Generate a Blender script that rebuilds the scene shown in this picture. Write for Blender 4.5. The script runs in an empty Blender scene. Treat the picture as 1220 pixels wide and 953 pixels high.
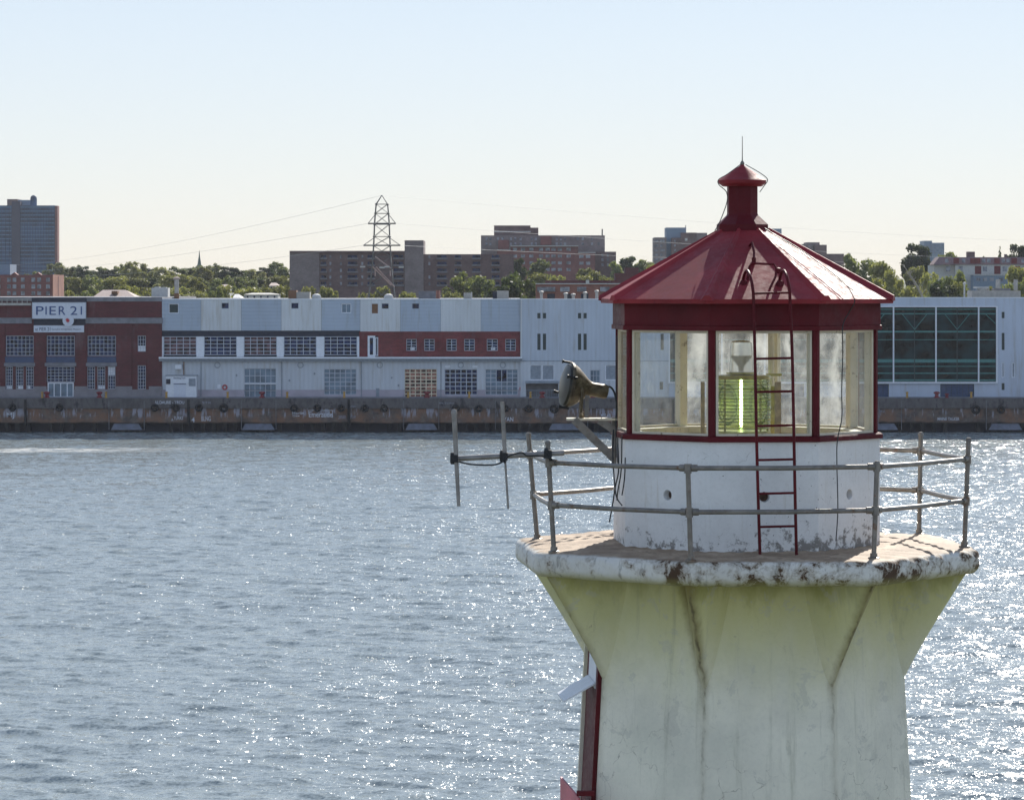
import bpy, math, random
import numpy as np
from mathutils import Vector, Matrix
random.seed(7); rng = np.random.default_rng(7)
R = math.radians
C = bpy.context.scene.collection
sc = bpy.context.scene

# ------------------------------------------------------------------ camera, sky, sun, exposure
FPX = 3900.0; EYE = 20.0; HY = 345.0; CXP = 610.0      # photo pixels: focal length, eye height, eye-level row, centre column
cam = bpy.data.cameras.new('camera'); camo = bpy.data.objects.new('camera', cam); C.objects.link(camo)
camo.location = (0, 0, EYE); camo.rotation_euler = (R(90), 0, 0)
cam.sensor_width = 36; cam.lens = 36 * FPX / 1220.0
cam.shift_y = -(953 / 2 - HY) / 1220.0
cam.clip_start = 0.5; cam.clip_end = 30000
sc.camera = camo

SUN_EL, SUN_AZ = 33.0, 17.0       # elevation; azimuth to the right of the view direction (+Y)
SKY = 0.15; SUNS = 2.6; EXPOSURE = 1.40
w = bpy.data.worlds.new('World'); sc.world = w; w.use_nodes = True
nt = w.node_tree; bg = nt.nodes['Background']
sky = nt.nodes.new('ShaderNodeTexSky'); sky.sky_type = 'NISHITA'; sky.sun_disc = False
sky.sun_elevation = R(SUN_EL); sky.sun_rotation = R(SUN_AZ)
sky.altitude = 20; sky.air_density = 1.0; sky.dust_density = 0.0; sky.ozone_density = 1.6
gm = nt.nodes.new('ShaderNodeGamma'); gm.inputs[1].default_value = 0.36      # soft, high-key sky
tn = nt.nodes.new('ShaderNodeMix'); tn.data_type = 'RGBA'; tn.blend_type = 'MULTIPLY'; tn.inputs[0].default_value = 1; tn.inputs[7].default_value = (.98, .98, 1.08, 1)
nt.links.new(sky.outputs[0], gm.inputs[0]); hs = nt.nodes.new('ShaderNodeHueSaturation'); hs.inputs['Saturation'].default_value = 1.38; nt.links.new(gm.outputs[0], hs.inputs['Color']); nt.links.new(hs.outputs[0], tn.inputs[6]); nt.links.new(tn.outputs[2], bg.inputs[0]); bg.inputs[1].default_value = SKY
sl = bpy.data.lights.new('sun', 'SUN'); slo = bpy.data.objects.new('sun', sl); C.objects.link(slo)
sl.energy = SUNS; sl.angle = R(0.53); sl.color = (1.0, 0.94, 0.85)
sd = Vector((math.sin(R(SUN_AZ)) * math.cos(R(SUN_EL)), math.cos(R(SUN_AZ)) * math.cos(R(SUN_EL)), math.sin(R(SUN_EL))))
slo.rotation_euler = sd.to_track_quat('Z', 'Y').to_euler(); slo.location = (0, 0, 300)
sc.view_settings.view_transform = 'Standard'; sc.view_settings.look = 'None'
sc.view_settings.gamma = 1; sc.view_settings.exposure = EXPOSURE; sc.view_settings.use_curve_mapping = False
sc.render.engine = 'CYCLES'
sc.cycles.max_bounces = 10; sc.cycles.transparent_max_bounces = 16; sc.cycles.transmission_bounces = 10
sc.cycles.sample_clamp_indirect = 4.0
sc.cycles.use_denoising = True
sc.cycles.volume_bounces = 0
HAZE = 0.00006

def P(px, py, Y):                      # photograph pixel + distance -> world point
    return Vector(((px - CXP) * Y / FPX, Y, EYE - (py - HY) * Y / FPX))
def X(px, Y): return (px - CXP) * Y / FPX
def Z(py, Y): return EYE - (py - HY) * Y / FPX

# ------------------------------------------------------------------ materials
class N:
    def __init__(s, m): s.m = m; s.t = m.node_tree; s.n = s.t.nodes; s.l = s.t.links
    def new(s, typ, **k):
        o = s.n.new(typ)
        for a, b in k.items(): setattr(o, a, b)
        return o
    def math(s, op, a, b=None, c=None, clamp=False):
        o = s.n.new('ShaderNodeMath'); o.operation = op; o.use_clamp = clamp
        for i, v in enumerate((a, b, c)):
            if v is None: continue
            if isinstance(v, (int, float)): o.inputs[i].default_value = v
            else: s.l.new(v, o.inputs[i])
        return o.outputs[0]
    def mix(s, f, a, b, blend='MIX'):
        o = s.n.new('ShaderNodeMix'); o.data_type = 'RGBA'; o.blend_type = blend
        for i, v in ((0, f), (6, a), (7, b)):
            if isinstance(v, (int, float)): o.inputs[i].default_value = v
            elif isinstance(v, tuple): o.inputs[i].default_value = (*v[:3], 1)
            else: s.l.new(v, o.inputs[i])
        return o.outputs[2]
    def noise(s, scale, detail=4, rough=.6, vec=None, sc3=None, dist=0):
        o = s.n.new('ShaderNodeTexNoise'); o.inputs['Scale'].default_value = scale
        o.inputs['Detail'].default_value = detail; o.inputs['Roughness'].default_value = rough; o.inputs['Distortion'].default_value = dist
        v = vec or s.pos()
        if sc3:
            m = s.n.new('ShaderNodeMapping'); m.inputs['Scale'].default_value = sc3; s.l.new(v, m.inputs[0]); v = m.outputs[0]
        s.l.new(v, o.inputs['Vector']); return o.outputs[0]
    def pos(s):
        if not hasattr(s, '_p'): s._p = s.n.new('ShaderNodeNewGeometry').outputs['Position']
        return s._p
    def xyz(s):
        if not hasattr(s, '_x'):
            o = s.n.new('ShaderNodeSeparateXYZ'); s.l.new(s.pos(), o.inputs[0]); s._x = o.outputs
        return s._x
    def ramp(s, v, lo, hi, a=0.0, b=1.0, smooth=True):
        o = s.n.new('ShaderNodeMapRange'); o.interpolation_type = 'SMOOTHSTEP' if smooth else 'LINEAR'
        for i, q in enumerate((v, lo, hi, a, b)):
            if isinstance(q, (int, float)): o.inputs[i].default_value = q
            else: s.l.new(q, o.inputs[i])
        return o.outputs[0]
    def bump(s, h, strength=.3, dist=.02, prev=None):
        o = s.n.new('ShaderNodeBump'); o.inputs['Strength'].default_value = strength; o.inputs['Distance'].default_value = dist
        s.l.new(h, o.inputs['Height'])
        if prev: s.l.new(prev, o.inputs['Normal'])
        return o.outputs[0]

def material(name):
    m = bpy.data.materials.new(name); m.use_nodes = True
    n = N(m); n.b = n.n['Principled BSDF']; return m, n

def plain(name, col, rough=.6, metal=0.0, var=.15, vscale=3.0, bump=0.0, spec=.5, dark=None, dark_amt=0.0, dscale=1.0, stretch=None, coat=0):
    m, n = material(name)
    f = n.noise(vscale, 5, .6, sc3=stretch)
    lo = tuple(c * (1 - var) for c in col); hi = tuple(min(1, c * (1 + var)) for c in col)
    c = n.mix(n.ramp(f, .3, .7), lo, hi)
    if dark:
        g = n.ramp(n.noise(dscale, 8, .7, sc3=stretch), .62 - dark_amt * .25, .72 - dark_amt * .15)
        c = n.mix(g, c, dark)
    n.l.new(c, n.b.inputs['Base Color'])
    n.b.inputs['Roughness'].default_value = rough; n.b.inputs['Metallic'].default_value = metal
    n.b.inputs['Specular IOR Level'].default_value = spec
    if coat: n.b.inputs['Coat Weight'].default_value = coat
    if bump: n.l.new(n.bump(n.noise(vscale * 6, 6, .65), bump, .01), n.b.inputs['Normal'])
    return m

def siding(name, col, period=.35, amt=.12, vertical=True, rough=.5):
    m, n = material(name)
    wv = n.new('ShaderNodeTexWave'); wv.bands_direction = 'X' if vertical else 'Z'
    wv.inputs['Scale'].default_value = 1 / period * .31; wv.inputs['Distortion'].default_value = 0.0
    n.l.new(n.pos(), wv.inputs[0])
    f = n.noise(.25, 4, .6, sc3=(1, 1, .4))
    st = n.noise(1.2, 5, .7, sc3=(1.5, 1, .12))
    c = n.mix(n.ramp(f, .3, .7), tuple(x * .93 for x in col), tuple(x * 1.06 for x in col))
    c = n.mix(n.math('MULTIPLY', n.ramp(st, .50, .72), .55), c, tuple(x * .6 for x in (col[0] * 1.15, col[1], col[2] * .8)))
    c = n.mix(n.math('MULTIPLY', wv.outputs[1], amt), c, tuple(x * .5 for x in col))
    n.l.new(c, n.b.inputs['Base Color']); n.b.inputs['Roughness'].default_value = rough
    n.l.new(n.bump(wv.outputs[1], .4, .03), n.b.inputs['Normal'])
    return m

def brick(name, col, var=.25):
    m, n = material(name)
    b = n.new('ShaderNodeTexBrick'); b.inputs['Scale'].default_value = 1.0
    b.inputs['Brick Width'].default_value = .44; b.inputs['Row Height'].default_value = .16; b.inputs['Mortar Size'].default_value = .018
    cmb = n.new('ShaderNodeCombineXYZ'); x = n.xyz()
    n.l.new(n.math('ADD', x[0], x[1]), cmb.inputs[0]); n.l.new(x[2], cmb.inputs[1]); n.l.new(cmb.outputs[0], b.inputs['Vector'])
    b.inputs['Color1'].default_value = (*tuple(c * (1 - var) for c in col), 1)
    b.inputs['Color2'].default_value = (*tuple(c * (1 + var) for c in col), 1)
    b.inputs['Mortar'].default_value = (*tuple(c * .7 + .06 for c in col), 1)
    f = n.noise(.3, 6, .65)
    c = n.mix(n.ramp(f, .35, .7), b.outputs[0], n.mix(1.0, b.outputs[0], (.7, .68, .7), 'MULTIPLY'))
    st = n.noise(.9, 5, .7, sc3=(1, 1, .2))
    c = n.mix(n.math('MULTIPLY', n.ramp(st, .55, .75), .3), c, (.2, .19, .19))
    n.l.new(c, n.b.inputs['Base Color']); n.b.inputs['Roughness'].default_value = .85
    return m

M = {}
M['steel'] = plain('grey_pipe', (.20, .18, .155), .42, .25, .25, 8, .2, dark=(.16, .09, .05), dark_amt=.3, dscale=9)
M['antenna_metal'] = plain('antenna_metal', (.27, .25, .23), .5, .3, .2, 10)
M['black'] = plain('black_rubber', (.015, .015, .016), .6)
M['cable'] = plain('black_cable', (.02, .02, .02), .5)
M['brick_dark'] = brick('dark_red_brick', (.115, .018, .022))
M['brick_red'] = brick('red_brick', (.19, .03, .032))
M['brick_far'] = brick('far_brick', (.25, .10, .09), .15)
M['brick_orange_lit'] = brick('orange_lit_brick', (.34, .14, .10), .15)  # orange brick; on the apartments' end wall it paints in sunlight
M['brick_brown'] = brick('brown_brick', (.185, .12, .115), .15)
M['brick_grey'] = brick('grey_brick', (.26, .215, .21), .12)
M['concrete_band'] = plain('grey_concrete', (.20, .20, .22), .8, var=.2, vscale=1)
M['base_stone'] = plain('grey_base_stone', (.25, .235, .25), .8, var=.15, vscale=.8)
M['base_pink'] = plain('pinkish_base', (.42, .38, .43), .8, var=.12, vscale=.6)
M['blue_siding'] = siding('blue_siding', (.40, .47, .56), .5, .10, False)
M['pale_siding'] = siding('pale_siding', (.62, .65, .67), .5, .10, True)
M['shed_siding'] = siding('shed_siding', (.56, .60, .65), .6, .14, True)
M['port_siding'] = siding('port_siding', (.49, .55, .63), .6, .12, True)
M['port_right'] = siding('port_panel', (.48, .54, .64), 1.2, .06, True)
M['white_paint'] = plain('white_paint', (.72, .75, .80), .5, var=.06)
M['muntin'] = plain('window_bar', (.46, .50, .57), .5, var=.05)
M['cream'] = plain('cream_paint', (.72, .64, .48), .55, var=.1, dark=(.25, .18, .1), dark_amt=.2, dscale=10)
M['wood'] = plain('aged_wood', (.42, .30, .15), .6, var=.3, vscale=12)
M['brass'] = plain('aged_brass', (.42, .36, .10), .35, .5, .25, 10)
M['blue_spandrel'] = plain('blue_spandrel', (.04, .07, .15), .5, var=.15)
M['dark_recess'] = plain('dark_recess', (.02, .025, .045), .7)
M['canopy_grey'] = plain('canopy_grey', (.25, .29, .34), .6)
M['sign_white'] = plain('sign_white', (.62, .66, .74), .45, var=.04)
M['sign_blue'] = plain('sign_blue', (.02, .07, .22), .4, var=.05)
M['sign_red'] = plain('sign_red', (.45, .02, .04), .4)
M['yellow'] = plain('yellow_paint', (.45, .26, .06), .6)
M['bollard_red'] = plain('red_paint', (.20, .02, .03), .6)
M['rubber'] = plain('tyre_rubber', (.012, .012, .014), .8)
M['block'] = plain('pale_block', (.15, .165, .21), .8, var=.2, vscale=1)
M['roof_grey'] = plain('roof_grey', (.22, .23, .25), .9)
M['hvac'] = plain('rooftop_metal', (.42, .40, .36), .6, var=.15, vscale=2)
M['pink_roof'] = plain('pink_roof', (.40, .31, .27), .8, var=.15)
M['teal'] = plain('teal_steel', (.045, .19, .18), .4)
M['teal_dark'] = plain('teal_dark_mullion', (.01, .03, .035), .4)
M['graffiti'] = plain('white_graffiti', (.60, .62, .68), .8, var=.3, vscale=6)
M['graffiti_dim'] = plain('faded_graffiti', (.26, .27, .32), .8, var=.4, vscale=6)
M['pylon'] = plain('pylon_steel', (.13, .13, .13), .5, .2)
M['pylon_red'] = plain('pylon_pale', (.42, .30, .27), .5)
M['wire'] = plain('wire', (.5, .5, .5), .6)
M['far_white'] = plain('far_white', (.52, .52, .50), .7, var=.1)
M['far_blue'] = plain('far_blue', (.20, .27, .36), .6, var=.1)
M['bark'] = plain('bark', (.09, .07, .05), .9, var=.3)
M['dead_wood'] = plain('bleached_wood', (.40, .36, .31), .9, var=.2)
M['brown_panel'] = plain('brown_panel', (.20, .10, .05), .7)
M['tower_band'] = plain('tower_band', (.10, .22, .36), .6)
M['ring_green'] = plain('lens_ring', (.16, .20, .05), .3)
M['copper'] = plain('copper_green', (.10, .14, .12), .7)

def glass_dark(name, col, rough=.12, var=.5, scale=.5, spec=.3):
    m, n = material(name); n.b.inputs['Specular IOR Level'].default_value = spec
    f = n.noise(scale, 3, .5)
    n.l.new(n.mix(n.ramp(f, .35, .65), tuple(c * (1 - var) for c in col), tuple(c * (1 + var) for c in col)), n.b.inputs['Base Color'])
    n.b.inputs['Roughness'].default_value = rough
    n.l.new(n.bump(n.noise(.7, 2), .04, .2), n.b.inputs['Normal'])
    return m
M['pane'] = glass_dark('window_glass', (.010, .020, .060), .15, .9, 1.4, .2)
M['pane_light'] = glass_dark('pale_window_glass', (.15, .21, .27), .25, .3)
M['pane_teal'] = glass_dark('teal_glass', (.005, .018, .022), .15, .8, .6, .15)
M['pane_warm'] = glass_dark('warm_interior_glass', (.09, .045, .05), .4, .8, 1.0)
M['pane_shelf'] = glass_dark('orange_goods', (.24, .11, .08), .5, .9, 1.3)
M['tower_glass'] = glass_dark('tower_glass', (.03, .075, .16), .3, .5, .12)
M['far_pane'] = glass_dark('far_window', (.24, .25, .28), .3, .45, .9)

def red_paint(name, col, rough=.45, spec=.5):
    m, n = material(name); n.b.inputs['Specular IOR Level'].default_value = spec
    f = n.noise(1.3, 6, .65); g = n.noise(14, 6, .7, sc3=(1, 1, 1))
    c = n.mix(n.ramp(f, .3, .72), tuple(x * .72 for x in col), tuple(x * 1.2 for x in col))
    c = n.mix(n.math('MULTIPLY', n.ramp(g, .58, .72), .35), c, tuple(x * .9 + .05 for x in col))
    st = n.noise(3.0, 5, .7, sc3=(3, 3, .5))
    c = n.mix(n.math('MULTIPLY', n.ramp(st, .55, .75), .45), c, (.10, .02, .03))
    n.l.new(c, n.b.inputs['Base Color'])
    n.l.new(n.ramp(g, .3, .7, rough - .08, rough + .16), n.b.inputs['Roughness'])
    n.l.new(n.bump(n.noise(30, 5, .7), .12, .01), n.b.inputs['Normal'])
    return m
M['red'] = red_paint('red_paint_trim', (.105, .005, .009), .55, .25)
M['roof_red'] = red_paint('red_paint_roof', (.27, .026, .032), .56, .30)
M['pink_red'] = plain('faded_red_board', (.55, .13, .16), .5)

LX, LY = 2.64, 37.1

def concrete_white(name, kind):
    """weathered white paint on concrete: algae, chips, cracks, dirt"""
    m, n = material(name); x = n.xyz()
    f = n.noise(1.1, 6, .6); fine = n.noise(24, 5, .65)
    c = n.mix(n.ramp(f, .3, .7), (.70, .67, .56), (.86, .82, .68)) if kind == 'tower' else n.mix(n.ramp(f, .3, .7), (.62, .595, .53), (.74, .72, .66)) if kind == 'rim' else n.mix(n.ramp(f, .3, .7), (.72, .72, .70), (.84, .84, .82))
    c = n.mix(n.math('MULTIPLY', n.ramp(fine, .45, .7), .10), c, (.35, .33, .28))
    if kind == 'tower':
        nz = n.noise(2.2, 5, .65, sc3=(1, 1, .45))
        zz = n.math('ADD', x[2], n.math('MULTIPLY', n.math('SUBTRACT', nz, .5), .9))
        alg = n.math('MULTIPLY', n.ramp(zz, 15.2, 16.8), .75)
        c = n.mix(alg, c, (.58, .55, .17))
        c = n.mix(n.math('MULTIPLY', n.ramp(zz, 16.55, 16.95), .75), c, (.26, .24, .045))
        c = n.mix(n.math('MULTIPLY', n.ramp(n.noise(.8, 5, .6), .4, .65), .18), c, (.50, .54, .42))
        pt_ = n.ramp(n.noise(2.6, 9, .72, dist=.4), .585, .60); c = n.mix(n.math('MULTIPLY', pt_, .35), c, (.50, .49, .42))
        pt2 = n.ramp(n.noise(5.5, 9, .75), .68, .70); c = n.mix(n.math('MULTIPLY', pt2, .6), c, (.30, .25, .18))
        # vertical rain streaks
        st = n.noise(7, 6, .7, sc3=(1, 1, .07))
        c = n.mix(n.math('MULTIPLY', n.ramp(st, .53, .72), .38), c, (.33, .32, .22))
        # dirt gathered along the corner edge under the gallery
        for a, s0 in ((-18, .9), (27, .8), (-63, .45)):
            ex = n.ramp(x[2], 15.72, 16.88, LX + 1.83 * math.sin(R(a)), LX + {-18: 2.47, 27: 2.64, -63: 2.54}[a] * math.sin(R(a)), False)
            lo = n.ramp(x[2], 13.0, 15.72, LX + 1.98 * math.sin(R(a)), LX + 1.83 * math.sin(R(a)), False)
            isup = n.ramp(x[2], 15.70, 15.74)
            e = n.math('ADD', n.math('MULTIPLY', ex, isup), n.math('MULTIPLY', lo, n.math('SUBTRACT', 1, isup)))
            wob = n.math('MULTIPLY', n.math('SUBTRACT', n.noise(6, 4, .6), .5), .10)
            d = n.math('ABSOLUTE', n.math('ADD', n.math('SUBTRACT', x[0], e), wob))
            wid = n.ramp(x[2], 13.5, 16.8, .03, .12, False)
            k = n.ramp(d, wid, 0.0)
            k = n.math('MULTIPLY', k, n.ramp(x[2], 15.2, 16.3, .18, s0))
            c = n.mix(n.math('MULTIPLY', k, .85), c, (.20, .155, .05))
            k2 = n.math('MULTIPLY', n.math('MULTIPLY', n.ramp(d, .022, .004), n.ramp(n.noise(5, 4, .7), .35, .65)), n.ramp(x[2], 15.0, 16.0, .35, .9))
            c = n.mix(n.math('MULTIPLY', k2, s0), c, (.09, .07, .04))
        cr_mask = n.math('MULTIPLY', n.ramp(x[2], 15.6, 14.6, .25, 1), n.ramp(n.noise(.9, 3), .42, .6))
        crs = (2.2, .012)
    if kind == 'rim':
        g = n.noise(4.5, 9, .75, dist=.3); g2 = n.noise(1.2, 4, .6)
        side = n.ramp(x[0], LX - 2.2, LX + 1.4, -.05, .10, False)
        t = n.math('ADD', n.math('ADD', g, n.math('MULTIPLY', n.math('SUBTRACT', g2, .5), .45)), side)
        c = n.mix(n.math('MULTIPLY', n.ramp(t, .45, .62), .75), c, (.24, .18, .11))
        c = n.mix(n.ramp(t, .565, .62), c, (.075, .040, .020))
        c = n.mix(n.math('MULTIPLY', n.ramp(x[2], 16.97, 16.84), .7), c, (.33, .31, .10))
        st = n.noise(11, 6, .7, sc3=(1, 1, .15))
        c = n.mix(n.math('MULTIPLY', n.ramp(st, .55, .68), .55), c, (.12, .11, .09))
        # the walked-on top is bare sandy concrete
        top = n.ramp(x[2], 17.105, 17.128)
        tg = n.noise(3, 8, .7)
        tc = n.mix(n.ramp(tg, .3, .7), (.24, .16, .10), (.60, .46, .32))
        tc = n.mix(n.math('MULTIPLY', n.ramp(n.noise(6, 9, .78), .46, .60), .75), tc, (.13, .08, .045))
        c = n.mix(top, c, tc)
        cr_mask = n.ramp(n.noise(2, 3), .5, .6); crs = (3.5, .012)
    if kind == 'wall':
        g = n.noise(7, 9, .75)
        low = n.ramp(x[2], 17.60, 17.08, -.10, .09)
        right = n.ramp(x[0], LX - .6, LX + .6, -.03, .03)
        t = n.math('ADD', n.math('ADD', g, low), right)
        c = n.mix(n.math('MULTIPLY', n.ramp(t, .54, .64), .8), c, (.13, .11, .09))
        sp = n.noise(26, 4, .6)
        c = n.mix(n.ramp(n.math('ADD', sp, n.math('MULTIPLY', right, .6)), .70, .72), c, (.09, .06, .04))
        cr_mask = n.ramp(n.noise(2, 3), .55, .65); crs = (2.4, .008)
        # drips below the sill
        st = n.noise(13, 5, .7, sc3=(1, 1, .08))
        c = n.mix(n.math('MULTIPLY', n.ramp(st, .56, .7), .22), c, (.42, .35, .22))
    v = n.new('ShaderNodeTexVoronoi'); v.feature = 'DISTANCE_TO_EDGE'; v.inputs['Scale'].default_value = crs[0]
    wv = n.new('ShaderNodeTexNoise'); wv.inputs['Scale'].default_value = 3; wv.inputs['Detail'].default_value = 6; n.l.new(n.pos(), wv.inputs[0])
    add = n.new('ShaderNodeVectorMath', operation='MULTIPLY_ADD'); n.l.new(wv.outputs[1], add.inputs[0]); add.inputs[1].default_value = (.5, .5, .5); n.l.new(n.pos(), add.inputs[2])
    n.l.new(add.outputs[0], v.inputs['Vector'])
    cr = n.math('MULTIPLY', n.ramp(v.outputs['Distance'], crs[1], .002), cr_mask)
    c = n.mix(n.math('MULTIPLY', n.math('MULTIPLY', cr, n.ramp(n.noise(8, 3), .3, .65)), .6), c, (.2, .17, .12))
    n.l.new(c, n.b.inputs['Base Color']); n.b.inputs['Roughness'].default_value = .72
    n.b.inputs['Specular IOR Level'].default_value = .3
    b1 = n.bump(n.noise(3, 3), .25, .03); b2 = n.bump(n.noise(40, 5, .7), .25, .006, b1)
    n.l.new(b2, n.b.inputs['Normal'])
    return m
M['tower_white'] = concrete_white('weathered_tower_paint', 'tower')
M['rim_white'] = concrete_white('weathered_rim_paint', 'rim')
M['wall_white'] = concrete_white('weathered_wall_paint', 'wall')

def pane_clear(name, dust, streak):
    m, n = material(name); n.n.remove(n.b)
    out = n.n['Material Output']
    tr = n.new('ShaderNodeBsdfTransparent'); gl = n.new('ShaderNodeBsdfGlossy'); gl.inputs['Roughness'].default_value = .02
    df = n.new('ShaderNodeBsdfDiffuse'); tl = n.new('ShaderNodeBsdfTranslucent')
    df.inputs[0].default_value = (.6, .62, .62, 1); tl.inputs[0].default_value = (.86, .85, .80, 1)
    tr.inputs[0].default_value = (.93, .96, .96, 1)
    d = n.new('ShaderNodeMixShader'); d.inputs[0].default_value = .6; n.l.new(df.outputs[0], d.inputs[1]); n.l.new(tl.outputs[0], d.inputs[2])
    f = n.ramp(n.noise(5, 8, .75), .32, .72, dust * .35, dust * 1.3)
    f = n.math('ADD', f, n.math('MULTIPLY', n.ramp(n.noise(2.2, 4, .6, sc3=(1, 1, .35), dist=.8), .45, .7), streak), clamp=True)
    s1 = n.new('ShaderNodeMixShader'); n.l.new(f, s1.inputs[0]); n.l.new(tr.outputs[0], s1.inputs[1]); n.l.new(d.outputs[0], s1.inputs[2])
    lw = n.new('ShaderNodeLayerWeight'); lw.inputs[0].default_value = .5
    frv = n.math('ADD', n.math('MULTIPLY', n.math('POWER', lw.outputs['Facing'], 5), .8), .04)
    s2 = n.new('ShaderNodeMixShader'); n.l.new(frv, s2.inputs[0]); n.l.new(s1.outputs[0], s2.inputs[1]); n.l.new(gl.outputs[0], s2.inputs[2])
    n.l.new(s2.outputs[0], out.inputs[0]); return m
M['pane_front'] = pane_clear('lantern_glass_clear', .05, .04)
M['pane_back'] = pane_clear('lantern_glass_dusty', .26, .34)
M['pane_side'] = pane_clear('lantern_glass_salted', .14, .15)

def leaf_mat(name, c1, c2):
    m, n = material(name)
    g = n.new('ShaderNodeNewGeometry'); oi = n.new('ShaderNodeObjectInfo')
    c = n.mix(g.outputs['Random Per Island'], c1, c2)
    c = n.mix(n.math('MULTIPLY', oi.outputs['Random'], .5), c, tuple(a * b for a, b in zip(c2, (1.25, .95, .8))))
    hv = n.new('ShaderNodeHueSaturation'); n.l.new(n.ramp(oi.outputs['Random'], 0, 1, .47, .515, False), hv.inputs['Hue']); n.l.new(n.ramp(n.math('FRACT', n.math('MULTIPLY', oi.outputs['Random'], 17.3)), 0, 1, .65, 1.25, False), hv.inputs['Value']); hv.inputs['Saturation'].default_value = .9; n.l.new(c, hv.inputs['Color']); c = hv.outputs[0]
    n.l.new(c, n.b.inputs['Base Color']); n.b.inputs['Roughness'].default_value = .6
    n.b.inputs['Specular IOR Level'].default_value = .25
    out = n.n['Material Output']; tl = n.new('ShaderNodeBsdfTranslucent'); n.l.new(n.mix(1, c, (1.5, 1.6, .7), 'MULTIPLY'), tl.inputs[0])
    mx = n.new('ShaderNodeMixShader'); mx.inputs[0].default_value = .35
    n.l.new(n.b.outputs[0], mx.inputs[1]); n.l.new(tl.outputs[0], mx.inputs[2]); n.l.new(mx.outputs[0], out.inputs[0]); return m
M['leaf_a'] = leaf_mat('leaves_green', (.09, .125, .055), (.20, .235, .105))
M['leaf_b'] = leaf_mat('leaves_olive', (.12, .145, .055), (.25, .26, .105))
M['leaf_d'] = leaf_mat('leaves_dark', (.03, .05, .028), (.075, .10, .05))

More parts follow.
